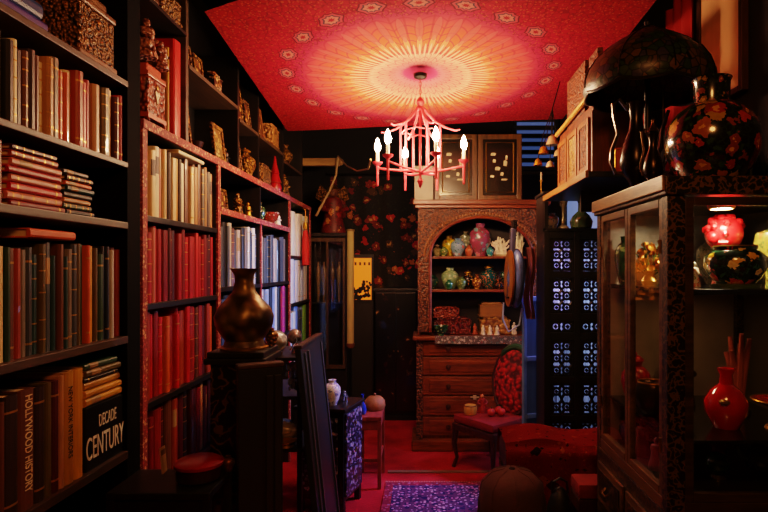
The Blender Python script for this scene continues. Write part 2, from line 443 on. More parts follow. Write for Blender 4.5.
# ------------------------------------------------------------------ books
ORD = ('first second third fourth fifth sixth seventh eighth ninth tenth eleventh twelfth thirteenth fourteenth fifteenth sixteenth seventeenth eighteenth nineteenth twentieth '
       'twenty-first twenty-second twenty-third twenty-fourth twenty-fifth twenty-sixth twenty-seventh twenty-eighth twenty-ninth thirtieth thirty-first thirty-second').split()
BC = {'cream': '#d8bf8e', 'ivory': '#e4d6b4', 'tan': '#a87a4a', 'brown': '#5e3418', 'dark brown': '#301a0e', 'grey': '#6e665c', 'silver': '#a8a298',
      'black': '#14110f', 'white': '#e0dcd4', 'orange': '#c2581c', 'rust': '#8e3414', 'red': '#980a0c', 'crimson': '#74060e', 'dark red': '#48060a',
      'gold': '#a8781c', 'olive': '#57491a', 'green': '#27452a', 'teal': '#1f4248', 'navy': '#182238', 'blue': '#2a4684', 'sky blue': '#7a9ad8', 'pink': '#b23a80',
      'yellow': '#c08a1e', 'salmon': '#b86a58', 'slate': '#3c4450', 'scarlet': '#b0120c', 'brick red': '#84160c', 'lime': '#6aa038', 'pale blue': '#a8bce0', 'violet': '#4a3a98', 'plum': '#431a2c'}
def bookmat(cn):
    return plain(BC[cn], .45, var=.4, scale=14, stretch=(3, 3, .6), coat=.06)
GILT = plain('#c79a48', .35, .7, var=.2)
PALEINK = plain('#d8c8a4', .5)
INK = plain('#120c08', .5)
def book(cn, t, h, d, loc, label, group, flat=False, bands=0, name='book', rz=0, tint=None, lean=0):
    b = thing(name, label, 'book', loc, (PI/2 if flat else lean, 0, rz), group)
    t2 = t/2-.0006; k = min(.004, t*.2); r = min(t*.3, .009)
    po = [(-d, -t2), (-r, -t2), (-r*.35, -t2*.8), (0, -t2*.4), (0, t2*.4), (-r*.35, t2*.8), (-r, t2), (-d, t2), (-d, t2-k), (-r-.004, t2-k), (-r-.004, -t2+k), (-d, -t2+k)]
    obj('cover', MB().prism(po, 0, h), bookmat(cn), b)
    obj('page_block', MB().box(-d+.004, -r-.0045, -t2+k+.0003, t2-k-.0003, .004, h-.005), PAPER, b)
    if bands:
        q = [(-r-.001, -t2-.0004), (-r*.35+.0006, -t2*.8), (.0006, -t2*.4), (.0006, t2*.4), (-r*.35+.0006, t2*.8), (-r-.001, t2+.0004), (-r-.002, t2-.001), (-r-.002, -t2+.001)]
        if bands == 1:
            for z in (.1, .86): obj('spine_band', MB().prism(q, h*z, h*z+.006), GILT, b)
        elif bands == 2:
            obj('title_panel', MB().prism(q, h*.62, h*.86), plain('#9a7c50', .5) if cn not in ('cream', 'ivory', 'white', 'tan') else plain('#4a2a1a', .5), b)
        elif bands == 3:
            for z in (.12, .3, .55, .75, .9): obj('spine_band', MB().prism(q, h*z, h*z+.004), GILT, b)
    return b
def row(where, xf, y0, y1, z, hmax, cols, group, depth=.19, hvar=.12, gap=.0, bandp=.5, end='near end', name='book'):
    n = len(cols); ws = [random.uniform(.7, 1.35) for _ in cols]
    L = (y1-y0); tot = sum(ws); y = y0
    out = []
    for i, cn in enumerate(cols):
        cn = cn.replace('_', ' '); t = L*ws[i]/tot; h = hmax*(1-random.random()*hvar); d = depth*random.uniform(.85, 1)
        bd = random.choice((1, 1, 2, 3, 3)) if random.random() < (bandp if 'black' in where else .3) else 0
        lab = f'{cn} upright book, {ORD[i if end == "near end" else n-1-i]} from {end} of {where}'
        out.append(book(cn, t-.0006, h, d, (xf-random.uniform(.0, .022), y+t/2, z), lab, group, bands=bd, name=name)); y += t
    return out
def pile(where, xf, yc, z, specs, group, rz=0):
    n = len(specs)
    for i, (cn, t, h, d) in enumerate(specs):
        place = 'bottom' if i == 0 else 'top' if i == n-1 else ORD[i]+' from bottom'
        lab = f'{cn} book lying flat, {place} of {where}'
        j = random.uniform(-.008, .008)
        book(cn, t-.001, h, d, (xf-random.uniform(0, .012), yc+h/2+j, z+t/2), lab, group, flat=True, bands=random.choice((0, 1, 3, 2)))
        z += t
    return z

XS = -1.15
# --- near black bookcase (A)
A = thing('bookcase', 'tall black bookcase with brown shelf edges nearest the camera', 'bookcase', (0, 0, 0))
A0, A1 = 1.02, 2.24
obj('back_panel', MB().box(-1.47, -1.45, A0, A1, .0, 3.02), BLACK, A)
obj('side_panel', MB().box(-1.449, XS, A0, A0+.03, 0, 3.02), BLACKWOOD, A)
obj('side_panel', MB().box(-1.449, XS, 2.145, A1, 0, 3.02), plain('#050404', .85, spec=.08), A)
SH = [(.05, .08), (.915, .945), (1.36, 1.388), (1.80, 1.826), (2.036, 2.057), (2.347, 2.37)]
for a, bb in SH: obj('shelf', MB().box(-1.449, XS+.004, A0+.031, 2.144, a, bb, .003), SHELFBROWN, A)
YA0, YA1 = 1.42, 2.143
r1 = 'second shelf down, black bookcase'
row(r1, XS-.012, YA0, YA1, 2.0575, .262, 'brown grey tan silver silver black ivory black brown dark_brown brown ivory tan grey orange orange ivory rust scarlet red tan gold olive grey cream dark_red red'.split(), 'books on the second shelf down of the black bookcase', hvar=.14, end='divider end')
g3 = 'books on the third shelf down of the black bookcase'
w3 = 'third shelf down, black bookcase'
row(w3, XS-.012, 1.42, 1.545, 1.8265, .19, ['cream', 'brown', 'ivory', 'crimson'], g3, hvar=.1, end='red pile side')
pile('red pile, third shelf of black bookcase', XS-.012, 1.675, 1.8265, [('crimson', .018, .235, .18), ('salmon', .026, .235, .18), ('scarlet', .026, .22, .18), ('salmon', .024, .215, .17), ('red', .022, .225, .18), ('salmon', .024, .215, .17), ('rust', .022, .20, .17), ('plum', .018, .19, .16)], g3)
pile('dark pile, third shelf of black bookcase', XS-.012, 1.875, 1.8265, [('black', .018, .15, .16), ('green', .02, .15, .16), ('tan', .018, .14, .15), ('black', .02, .15, .16), ('teal', .02, .145, .16), ('orange', .016, .14, .15), ('dark brown', .02, .14, .15), ('black', .018, .13, .15)], g3)
w4 = 'fourth shelf down, black bookcase'; g4 = 'books on the fourth shelf down of the black bookcase'
cols4 = 'salmon salmon tan red cream green brown rust grey slate teal olive slate teal brown teal grey slate olive green orange yellow olive green black navy silver dark_red rust'.split()
row(w4, XS-.012, YA0, YA1, 1.3885, .345, cols4, g4, hvar=.14, depth=.22, end='divider end')
book('orange', .03, .21, .19, (XS-.008, 1.735+.105, 1.3885+.35+.0155), 'orange book lying flat on top of the fourth row, black bookcase', g4, flat=True)
g5 = 'books on the fifth shelf down of the black bookcase'
Y = 1.42; z5 = .9455
big = [('dark red', .05, .33, None), ('olive', .045, .33, None), ('brown', .02, .335, None), ('dark brown', .055, .345, None), ('brown', .065, .35, 'HOLLYWOOD HISTORY'), ('dark brown', .045, .345, None), ('olive', .03, .35, None), ('dark red', .035, .35, None), ('tan', .025, .36, None), ('gold', .05, .365, 'NEW YORK INTERIORS'), ('yellow', .05, .365, None)]
for i, (cn, t, h, tx) in enumerate(big):
    e = {'HOLLYWOOD HISTORY': 'large brown book with HOLLYWOOD HISTORY on its spine', 'NEW YORK INTERIORS': 'gold book with NEW YORK INTERIORS in black on its spine'}.get(tx, f'large {cn} book, {ORD[10-i]} from the thick black volume on the fifth shelf')
    b = book(cn, t, h, .24, (XS-.01, Y+t/2, z5), e, g5, bands=0 if tx else (1 if i % 2 else 0))
    if tx:
        mx = frame4((0, 0, -1), (0, 1, 0), (1, 0, 0)); mx.translation = (.0006, 0, h*.55)
        text('spine_title', tx, .042 if i == 4 else .03, PALEINK if i == 4 else INK, b, mx, sx=.62 if i == 4 else .75)
    elif i in (3, 7):
        mx = frame4((0, 0, -1), (0, 1, 0), (1, 0, 0)); mx.translation = (.0006, 0, h*.55)
    Y += t
b = thing('boxed_book', 'thick black volume with DECADE CENTURY in big white letters on its spine', 'book', (XS-.012, 2.02, z5), 0, g5)
obj('cover', MB().box(-.22, 0, -.115, .115, 0, .222, .004), plain('#0c0a0a', .4), b)
def sidemx(x, y, z): m = frame4((0, 1, 0), (0, 0, 1), (1, 0, 0)); m.translation = (x, y, z); return m
WHT = plain('#e8e4da', .5)
text('title_lettering', 'CENTURY', .112, WHT, b, sidemx(.0008, .0, .072), sx=.47)
text('title_lettering', 'DECADE', .062, WHT, b, sidemx(.0008, .012, .158), sx=.47)
pile('pile above the thick black volume', XS-.012, 2.02, z5+.2225, [('yellow', .03, .225, .2), ('yellow', .026, .222, .2), ('gold', .028, .22, .2), ('black', .016, .21, .19), ('olive', .026, .215, .19), ('green', .022, .2, .19)], g5)
# top shelf of A
b = book('blue', .05, .30, .24, (XS-.02, 1.46+.15+.09, 2.371+.062), 'large blue book lying flat above a purple one on the top shelf', 'books on the top shelf of the black bookcase', flat=True)
book('violet', .034, .33, .25, (XS-.015, 1.46+.165+.09, 2.371+.0175), 'purple book lying flat beneath the large blue one on the top shelf', 'books on the top shelf of the black bookcase', flat=True)
book('tan', .04, .24, .22, (XS-.03, 1.46+.12+.10, 2.371+.109), 'tan book lying on top of the large blue book', 'books on the top shelf of the black bookcase', flat=True)
def carved_box(name, label, cat, loc, sx, sy, sz, m, group=None, rot=0, m2=None, drawers=0, handle=True):
    t = thing(name, label, cat, loc, rot, group)
    obj('box_body', MB().box(-sx/2, sx/2, -sy/2, sy/2, .004, sz*.74, min(sx, sy)*.03), m, t)
    obj('lid', MB().box(-sx*.53, sx*.53, -sy*.53, sy*.53, sz*.745, sz*.84, min(sx, sy)*.04).box(-sx*.42, sx*.42, -sy*.42, sy*.42, sz*.835, sz, min(sx, sy)*.06), m2 or m, t)
    obj('plinth', MB().box(-sx*.54, sx*.54, -sy*.54, sy*.54, 0, sz*.09, min(sx, sy)*.02), m2 or m, t)
    if handle: obj('clasp', MB().lathe([(0, 0), (.012, .002), (.010, .006), (0, .008)], 10, mx=Matrix.Translation((sx/2, 0, sz*.62)) @ Matrix.Rotation(PI/2, 4, 'Y')), BRASS, t, True)
    return t
GILTWOOD = carved('#2a1206', '#a87430', 95, .45, .3)
carved_box('carved_casket', 'gilded wooden casket carved with figures beside the blue book on top shelf', 'box', (XS-.11, 1.975, 2.3705), .19, .21, .25, GILTWOOD, m2=wood('#4a2810', '#8a5a2a'))

# --- long bookcase with red trim (B)
B = thing('bookcase', 'long black bookcase edged with red patterned braid beyond the first bookcase', 'bookcase', (0, 0, 0))
B0, B1 = 2.262, 5.60
obj('back_panel', MB().box(-1.47, -1.45, B0, B1, 0, 2.238), BLACK, B)
posts = [(2.262, 2.30), (3.085, 3.125), (3.905, 3.93), (4.715, 4.755), (5.56, 5.60)]
for a, bb in posts:
    obj('upright', MB().box(-1.449, XS-.012, a, bb, 0, 2.229), BLACKWOOD, B)
    if a != 3.905: obj('red_trim', MB().box(XS-.012, XS, a, bb, .0, 2.229), REDTRIM, B)
    else: obj('red_trim', MB().box(XS-.012, XS-.004, a, bb, .0, 1.96), REDTRIM, B)
obj('top_board', MB().box(-1.449, XS-.012, B0, B1, 2.23, 2.255), BLACKWOOD, B)
def wavy(y0, y1, zc, h, x=XS, amp=.006):
    m = MB(); n = 40
    m.grid(lambda u, v: (x+.003*math.sin(u*40), y0+(y1-y0)*u, zc+amp*math.sin(u*17)+(v-.5)*h), n, 1)
    m.grid(lambda u, v: (x-.013, y0+(y1-y0)*u, zc+amp*math.sin(u*17)+(v-.5)*h), n, 1)
    return m
obj('red_trim', MB().box(XS-.012, XS+.004, B0, B1, 2.222, 2.262, .004), REDTRIM, B)
obj('red_trim', MB().box(XS-.012, XS+.004, 3.126, 4.714, 1.955, 1.992, .004), REDTRIM, B)
obj('shelf', MB().box(-1.449, XS-.013, 3.126, 3.904, 1.965, 1.985), BLACKWOOD, B)
obj('shelf', MB().box(-1.449, XS-.013, 3.931, 4.714, 1.965, 1.985), BLACKWOOD, B)
def bshelf(y0, y1, z, th=.026): obj('shelf', MB().box(-1.449, XS-.004, y0, y1, z-th, z, .003), BLACKWOOD, B)
for z in (.70, 1.085, 1.50, 1.87): bshelf(2.301, 3.084, z)
for z in (.70, 1.12, 1.54): bshelf(3.126, 3.904, z); bshelf(3.931, 4.714, z)
for z in (.70, 1.34, 1.76): bshelf(4.756, 5.559, z)
m1 = (2.303, 3.082)
g = 'cream and brown books in the first bay of the red trimmed bookcase'
row('top row, first bay, red-trimmed bookcase', XS-.014, *m1, 1.8705, .318, ['tan', 'brown', 'cream', 'ivory', 'salmon', 'cream', 'brown', 'dark brown', 'cream', 'gold', 'dark brown', 'ivory', 'brown', 'cream', 'brown', 'tan', 'brown', 'grey', 'tan', 'dark brown', 'grey', 'tan'], g, hvar=.1)
row('second row, first bay, red-trimmed bookcase', XS-.014, *m1, 1.5005, .338, ['crimson', 'red', 'salmon', 'scarlet', 'red', 'crimson', 'dark red', 'red', 'plum', 'red', 'crimson', 'scarlet', 'red', 'brick red', 'scarlet', 'red', 'red', 'crimson', 'dark red', 'plum', 'red'], 'red books in the second row of the red trimmed bookcase', hvar=.12)
row('third row, first bay, red-trimmed bookcase', XS-.014, *m1, 1.0855, .38, ['red', 'rust', 'scarlet', 'brick red', 'scarlet', 'orange', 'brick red', 'scarlet', 'red', 'rust', 'scarlet', 'brick red', 'red', 'brown', 'brick red', 'dark red', 'rust', 'orange'], 'red and rust books in the third row of the red trimmed bookcase', hvar=.1)
row('fourth row, first bay, red-trimmed bookcase', XS-.014, *m1, .7005, .35, ['dark red', 'crimson', 'brick red', 'dark red', 'brown', 'rust', 'crimson', 'dark red', 'dark brown', 'dark red', 'crimson', 'tan', 'dark red', 'crimson', 'dark red'], 'dark red books in the fourth row of the red trimmed bookcase', hvar=.12)
m2 = (3.128, 3.902); m3 = (3.933, 4.712); m4 = (4.758, 5.557)
row('upper row, second bay, red-trimmed bookcase', XS-.014, *m2, 1.5405, .385, ['silver', 'slate', 'black', 'slate', 'silver', 'brown', 'slate', 'silver', 'black', 'grey', 'white', 'black', 'slate', 'white', 'slate'], 'grey and black books in the second bay', hvar=.12)
row('lower row, second bay, red-trimmed bookcase', XS-.014, *m2, 1.1205, .37, ['slate', 'blue', 'navy', 'violet', 'slate', 'blue', 'blue', 'navy', 'slate', 'blue', 'sky blue', 'navy'], 'blue books in the second bay', hvar=.15)
row('upper row, third bay, red-trimmed bookcase', XS-.014, *m3, 1.5405, .375, ['crimson', 'silver', 'slate', 'black', 'grey', 'slate', 'silver', 'black', 'slate', 'slate', 'grey'], 'grey and black books in the third bay', hvar=.14)
row('lower row, third bay, red-trimmed bookcase', XS-.014, *m3, 1.1205, .385, ['pale blue', 'white', 'sky blue', 'pale blue', 'navy', 'sky blue', 'white', 'black', 'violet', 'pink', 'plum'], 'pale blue books in the third bay', hvar=.05)
row('upper row, fourth bay, red-trimmed bookcase', XS-.014, *m4, 1.7605, .40, ['white', 'ivory', 'white', 'white', 'ivory', 'white', 'cream'], 'tall white books in the fourth bay', hvar=.05)
row('middle row, fourth bay, red-trimmed bookcase', XS-.014, *m4, 1.3405, .39, ['brown', 'white', 'pale blue', 'white', 'white', 'pale blue', 'white', 'silver'], 'white books in the middle row of the fourth bay', hvar=.04)
row('lower row, fourth bay, red-trimmed bookcase', XS-.014, *m4, .7005, .6, ['ivory', 'pale blue', 'white', 'sky blue', 'slate', 'sky blue', 'lime', 'green'], 'tall pale books in the lower row of the fourth bay', hvar=.08)
book('ivory', .02, .30, .17, (XS-.008, 2.76+.15, 2.2), 'ivory book lying flat over the cream row, first bay of red-trimmed bookcase', g, flat=True)

# --- cubby unit standing on B
U = thing('cubby_unit', 'black open cubby shelving standing on the red trimmed bookcase below the cloth', 'shelf unit', (0, 0, 2.2625))
obj('back_panel', MB().box(-1.449, -1.44, 2.27, 5.3, 0, .72), BLACK, U)
ups = [2.715, 3.465, 3.885, 4.565, 5.28]
for y in ups: obj('divider', MB().box(-1.439, XS-.02, y, y+.03, 0, .71), SHELFBROWN if y == 2.715 else BLACKWOOD, U)
obj('top_board', MB().box(-1.439, XS-.02, 2.27, 5.31, .7105, .73), BLACKWOOD, U)
for i, z in ((0, .375), (1, .31), (2, .31), (3, .26)):
    obj('shelf', MB().box(-1.439, XS-.015, ups[i]+.031, ups[i+1]-.001, z, z+.02), SHELFBROWN, U)
obj('shelf', MB().box(-1.439, XS-.015, 2.27, 2.714, .52, .535), BLACKWOOD, U)
obj('shelf', MB().box(-1.439, XS-.09, 2.27, 2.56, .27, .28), BLACKWOOD, U)
zb = 2.263
# big red book
book('scarlet', .075, .47, .21, (XS-.03, 2.655, zb), 'huge scarlet book standing upright beside the carved red chest', 'loose books on the red trimmed bookcase', bands=0)
book('gold', .02, .42, .2, (XS-.05, 2.60, zb), 'slim gold book standing against the huge scarlet book', 'loose books on the red trimmed bookcase')
# carved red chest
REDCARVE = carved('#4a120a', '#c8603c', 60, .4, 0)
t = carved_box('carved_chest', 'small carved red lacquer chest with a pale emblem and curly feet', 'chest', (XS-.075, 2.40, zb+.02), .13, .155, .235, REDCARVE, m2=plain('#b04a30', .4))
obj('emblem', MB().prism([(-.02, .02), (-.01, .03), (0, .018), (.01, .03), (.02, .02), (.008, -.005), (0, -.03), (-.008, -.005)], 0, .004, mx=Matrix.Translation((.066, 0, .10)) @ frame4((0, 1, 0), (0, 0, 1), (1, 0, 0))), IVORY, t)
for sx in (-1, 1):
    for sy in (-1, 1): obj('foot', MB().tube([(sx*.055, sy*.065, .008), (sx*.062, sy*.075, -.01), (sx*.058, sy*.072, -.0195)], [.012, .011, .008], 8), REDCARVE, t, True)
# small ornaments
def figurine(name, label, cat, loc, h, m, skin=None, rot=0, group=None, hat=None, wings=False):
    t = thing(name, label, cat, loc, rot, group); skin = skin or m
    obj('robe', MB().lathe([(0, 0), (.26*h, .0), (.27*h, .05*h), (.2*h, .3*h), (.17*h, .5*h), (.2*h, .64*h), (.17*h, .74*h), (.06*h, .79*h), (0, .79*h)], 16), m, t, True)
    obj('head', MB().sphere((0, 0, .875*h), .1*h, 14, 1.15).sphere((.095*h, 0, .87*h), .022*h, 8), skin, t, True)
    for s in (-1, 1): obj('sleeve', MB().tube([(0, s*.17*h, .68*h), (.06*h, s*.26*h, .52*h), (.2*h, s*.13*h, .46*h)], [.06*h, .07*h, .05*h], 8), m, t, True)
    if hat: obj('hat', MB().lathe([(0, .93*h), (.12*h, .935*h), (.1*h, .97*h), (.03*h, 1.04*h), (0, 1.06*h)], 14), hat, t, True)
    return t
def icon(label, loc, w, h, fm, pm, lean=.12, rot=0, group=None):
    t = thing('framed_icon', label, 'framed picture', loc, (0, -lean, rot), group)
    f = MB(); k = w*.14
    f.box(0, .018, -w/2, -w/2+k, 0, h, .003).box(0, .018, w/2-k, w/2, 0, h, .003).box(0, .018, -w/2+k, w/2-k, 0, k, .003).box(0, .018, -w/2+k, w/2-k, h-k, h, .003)
    obj('frame', f, fm, t); obj('picture', MB().box(.003, .01, -w/2+k, w/2-k, k, h-k), pm, t)
    return t
P_JAR = [(0, 0), (.22, 0), (.24, .03), (.34, .25), (.42, .5), (.40, .7), (.26, .84), (.17, .88), (.18, .95), (.2, 1), (.15, 1), (0, .9)]
P_VASE = [(0, 0), (.2, 0), (.22, .03), (.17, .08), (.28, .25), (.36, .42), (.33, .58), (.2, .72), (.11, .8), (.1, .9), (.17, 1), (.13, 1), (0, .9)]
P_BOWL = [(0, 0), (.35, 0), (.37, .06), (.32, .12), (.62, .45), (.82, 1), (.76, 1), (.55, .5), (0, .25)]
P_MEI = [(0, 0), (.18, 0), (.17, .08), (.24, .4), (.34, .68), (.31, .82), (.12, .9), (.13, .97), (.15, 1), (.1, 1), (0, .92)]
P_BOTTLE = [(0, 0), (.22, 0), (.27, .05), (.3, .25), (.22, .45), (.09, .6), (.075, .85), (.13, 1), (.09, 1), (0, .9)]
def pot(name, label, cat, loc, h, prof, m, group=None, w=1.0, lid=None, handles=None, rim=None, seg=24):
    t = thing(name, label, cat, loc, 0, group)
    obj('body', MB().lathe([(r*h*w, z*h) for r, z in prof], seg), m, t, True)
    rt = prof[-3][0]*h*w
    if lid: 
        l = obj('lid', MB().lathe([(0, 1.003*h), (rt*1.15, 1.004*h), (rt*1.1, 1.05*h), (rt*.6, 1.12*h), (0, 1.14*h)], seg), lid, t, True)
        obj('knob', MB().sphere((0, 0, 1.165*h), .035*h, 10), lid, l, True)
    if rim: obj('rim_band', MB().tube([(rt*math.cos(a), rt*math.sin(a), h) for a in [2*PI*k/24 for k in range(24)]], .012*h+.001, 6, closed=True), rim, t, True)
    if handles:
        for s in (-1, 1): obj('handle', MB().tube([(s*.2*h*w, 0, .85*h), (s*.42*h*w, 0, .82*h), (s*.45*h*w, 0, .65*h), (s*.34*h*w, 0, .55*h)], .025*h, 8), handles, t, True)
    return t
xo = XS-.11
ICONP = floral('#3a1a0a', ['#c8923a', '#e0b060', '#8a3a1a', '#d8c08a'], 40, .42, .4, '#5a2a10')
gU = 'ornaments in the black cubbies'
zm = 2.2625+.396
icon('brown gilt framed icon in the top cubby next to the scarlet book', (xo+.03, 2.86, zm), .10, .15, GILTWOOD, ICONP)
icon('taller gilt framed icon, second in the top cubby next to the scarlet book', (xo+.03, 3.0, zm), .12, .135, OLDGOLD, ICONP)
carved_box('trinket_box', 'glittering gold and black box in the top cubby, beyond the two icons', 'box', (xo, 3.25, zm), .1, .12, .13, floral('#140c0a', ['#e8c890', '#b07030', '#f0e0c0'], 45, .4, .3, '#5a2a1a'))
icon('large gilt framed panel leaning in the lower cubby beside the brown post', (xo+.03, 2.835, zb), .14, .26, OLDGOLD, ICONP)
pot('dark_bowl', 'dark bronze bowl behind the two gilt panels of the lower cubby', 'bowl', (xo+.0, 3.01, zb), .07, P_BOWL, plain('#3a1c10', .35, .5))
icon('gilt framed panel with pale picture, beyond the dark bronze bowl', (xo+.07, 3.2, zb), .17, .21, OLDGOLD, floral('#6a4a1a', ['#e0c88a', '#c89a48', '#f0e4c0'], 40, .45, .4, '#4a3010'))
figurine('seated_figurine', 'black and gold figurine at the far end of the lower cubby', 'figurine', (xo+.04, 3.38, zb), .12, plain('#1a1210', .3, .3), OLDGOLD)
zc = 2.2625+.331
icon('slender gilt icon standing high in the second cubby', (xo+.05, 3.60, zc), .13, .24, OLDGOLD, ICONP)
icon('smaller gilt icon with brown border high in the second cubby', (xo+.05, 3.77, zc), .12, .19, GILTWOOD, ICONP)
icon('gilt icon standing low in the second cubby', (xo+.05, 3.58, zb), .13, .25, GILTWOOD, ICONP)
pot('gilt_urn', 'gold urn with lid low in the second cubby', 'urn', (xo+.04, 3.76, zb), .17, P_JAR, OLDGOLD, lid=GOLD)
icon('brown framed icon high in the third cubby', (xo+.05, 4.05, zc), .16, .23, wood('#3a1c0c', '#7a4a20'), ICONP)
carved_box('trinket_box', 'tan carved box high in the third cubby beside the brown icon', 'box', (xo+.04, 4.33, zc), .11, .18, .17, carved('#6a3c18', '#c08a4a', 60))
carved_box('trinket_box', 'dark gold box low in the third cubby beside the red spire', 'box', (xo+.04, 4.1, zb), .11, .2, .15, GILTWOOD)
t = thing('pagoda_spire', 'bright red tapering spire ornament low in the third cubby', 'ornament', (xo+.07, 4.4, zb))
obj('spire', MB().lathe([(0, 0), (.05, 0), (.055, .02), (.042, .06), (.05, .065), (.03, .13), (.036, .135), (.018, .2), (.006, .27), (0, .28)], 14), REDLAC, t, True)
obj('gilt_collar', MB().lathe([(.044, .061), (.054, .063), (.044, .067)], 14), GOLD, t, True)
figurine('standing_figurine', 'tall gold figurine in the last cubby nearest the back wall', 'figurine', (xo+.04, 4.8, zb), .2, OLDGOLD)
pot('gilt_urn', 'gold urn on the upper level of the last cubby', 'urn', (xo+.04, 4.85, 2.2625+.281), .18, P_VASE, OLDGOLD)
# above the red chest
figurine('carved_lion', 'pink gilt carved lion group on the shelf above the red chest', 'figurine', (xo+.075, 2.36, 2.2625+.2805), .17, carved('#5a2018', '#e0a080', 70), group=None)
figurine('carved_attendant', 'smaller pink gilt carved figure beside the lion group', 'figurine', (xo+.07, 2.50, 2.2625+.2805), .13, carved('#5a2018', '#d89070', 70))
carved_box('carved_casket', 'brown carved casket on the highest shelf above the scarlet book', 'box', (xo+.03, 2.55, 2.2625+.5355), .13, .2, .12, GILTWOOD)
carved_box('carved_casket', 'plain brown casket on the highest shelf above the pink lion', 'box', (xo+.03, 2.36, 2.2625+.5355), .13, .12, .14, wood('#3a1c0c', '#6a3c1a'))
# trinkets in the short cubby of B
zt = 1.9855
gT = 'trinkets under the braided top board'
carved_box('trinket_box', 'brown box under the braided top board at the start of second bay', 'box', (XS-.1, 3.22, zt), .1, .12, .13, wood('#3a1c0c', '#7a4a20'))
icon('small gold framed picture under the braided top board, second bay', (XS-.09, 3.4, zt), .13, .15, OLDGOLD, ICONP)
figurine('gilt_figurine', 'gold curling figurine under the braided top board beside small picture', 'figurine', (XS-.06, 3.58, zt), .15, OLDGOLD)
figurine('gilt_figurine', 'small gold figurine beside the partition of second bay', 'figurine', (XS-.05, 3.76, zt), .11, GOLD)
pot('ginger_jar', 'small green jar under the braided top board in third bay', 'jar', (XS-.08, 4.08, zt), .14, P_JAR, floral('#1a2a1a', ['#8aa868', '#c8c890'], 50, .35, .25), lid=GOLD)
pot('ginger_jar', 'small red and white jar under the braided top board in third bay', 'jar', (XS-.08, 4.38, zt), .1, P_BOWL, floral('#8a2018', ['#e8d8c0', '#c84030'], 50, .38, .25))
figurine('porcelain_figurine', 'pale porcelain figurine at the far end of third bay cubby', 'figurine', (XS-.07, 4.58, zt), .13, IVORY)

# red tassel candle at the end of B
t = thing('hanging_tassel', 'red silk tassel with gold cap hanging at the end of the bookcase', 'tassel', (XS+.03, 5.2, 2.2))
obj('loop', MB().tube([(-.03, 0, .01), (0, 0, .0), (0, 0, -.12)], .004, 6), GOLD, t)
obj('gold_cap', MB().lathe([(0, -.12), (.02, -.125), (.026, -.16), (.02, -.19), (0, -.195)], 12), GOLD, t, True)
obj('red_silk', MB().lathe([(0, -.195), (.02, -.2), (.032, -.28), (.034, -.52), (0, -.53)], 14), plain('#c01812', .6, bump=.5, bscale=200), t, True)

# ------------------------------------------------------------------ lower left: pedestal, vase, panels, tables
ped = thing('pedestal', 'black lacquer pedestal painted with gold flowers under the bronze vase', 'pedestal', (-.765, 2.35, 0))
FLAC = scrollwork('#0b0706', '#5a3414', 17, .03)
obj('column', MB().box(-.105, .105, -.105, .105, .06, 1.26, .006), FLAC, ped)
obj('top', MB().box(-.125, .125, -.125, .125, 1.2605, 1.285, .006).box(-.115, .115, -.115, .115, 1.285, 1.31, .006), BLACKWOOD, ped)
obj('base', MB().box(-.125, .125, -.125, .125, 0, .0595, .008), BLACKWOOD, ped)
BRONZE = carved('#3a2610', '#8a6c34', 22, .36, .45, .25)
v = thing('bronze_vase', 'large brown bronze bottle vase with flared neck on the black pedestal', 'vase', (-.765, 2.35, 1.3105))
obj('body', MB().lathe([(0, .012), (.085, .012), (.078, .035), (.096, .06), (.118, .10), (.122, .135), (.105, .175), (.072, .21), (.048, .24), (.038, .28), (.040, .31), (.055, .333), (.06, .338), (.052, .338), (.03, .3), (0, .29)], 36), BRONZE, v, True)
obj('foot_ring', MB().lathe([(0, 0), (.098, 0), (.1, .008), (.088, .0118), (0, .0118)], 36), GOLD, v, True)
pot('gilt_cup', 'small gilt cup on the pedestal edge behind the bronze vase', 'cup', (-.675, 2.44, 1.3105), .075, P_JAR, OLDGOLD, w=.9)
def panel(name, label, m4, w, h, dep, m, band, bx):
    t = thing(name, label, 'panel'); t.matrix_world = m4
    obj('board', MB().box(-w/2, w/2, 0, dep, 0, h, .004), m, t)
    for x in bx: obj('raised_band', MB().box(x-.012, x+.012, -.008, -.0003, .02, h-.03, .003), band, t)
    obj('top_cap', MB().box(-w/2-.004, w/2+.004, -.006, dep+.004, h+.0003, h+.016, .004), wood('#2a1a10', '#4a3020'), t)
    return t
panel('upright_panel', 'tall plain black door panel standing in front of the lacquer pedestal', Matrix.Translation((-.62, 2.10, 0)) @ Matrix.Rotation(.5, 4, 'Z'), .165, 1.272, .045, plain('#16120f', .5), plain('#241e1a', .4), (.03, .062))
mx = Matrix.Translation((-.47, 2.96, .0)) @ Matrix.Rotation(-.105, 4, 'Y') @ Matrix.Rotation(PI/2, 4, 'Z')
panel('upright_panel', 'black door panel with blue sheen in its colour, leaning outward beside the glass ornaments', mx, .54, 1.265, .03, plain('#20242e', .42, coat=.15), plain('#464c5a', .38), (-.2, -.12, .22))  # blue light sheen put into the board and band colours
# side table at lower left
t = thing('side_table', 'low dark side table in front of the dark red books', 'table', (-.9, 2.12, 0))
obj('tabletop', MB().box(-.235, .135, -.15, .09, .825, .85, .005), BLACKWOOD, t)
for sx in (-.22, .12):
    for sy in (-.135, .075): obj('leg', MB().box(sx-.014, sx+.014, sy-.014, sy+.014, 0, .8245, .003), BLACKWOOD, t)
obj('apron', MB().box(-.225, .125, -.14, -.125, .76, .8245), BLACKWOOD, t)
t = thing('lacquer_box', 'round red lacquer box on the low dark side table', 'box', (-.855, 2.10, .8505))
obj('box_body', MB().lathe([(0, 0), (.07, 0), (.08, .01), (.082, .055), (0, .055)], 28), plain('#2a0e0a', .35), t, True)
obj('lid', MB().lathe([(0, .0555), (.088, .056), (.09, .068), (.07, .08), (0, .084)], 28), REDLAC, t, True)
t = thing('paper_card', 'small tan card standing against the dark red books', 'card', (-1.02, 2.17, .8505), (0, -.1, 0))
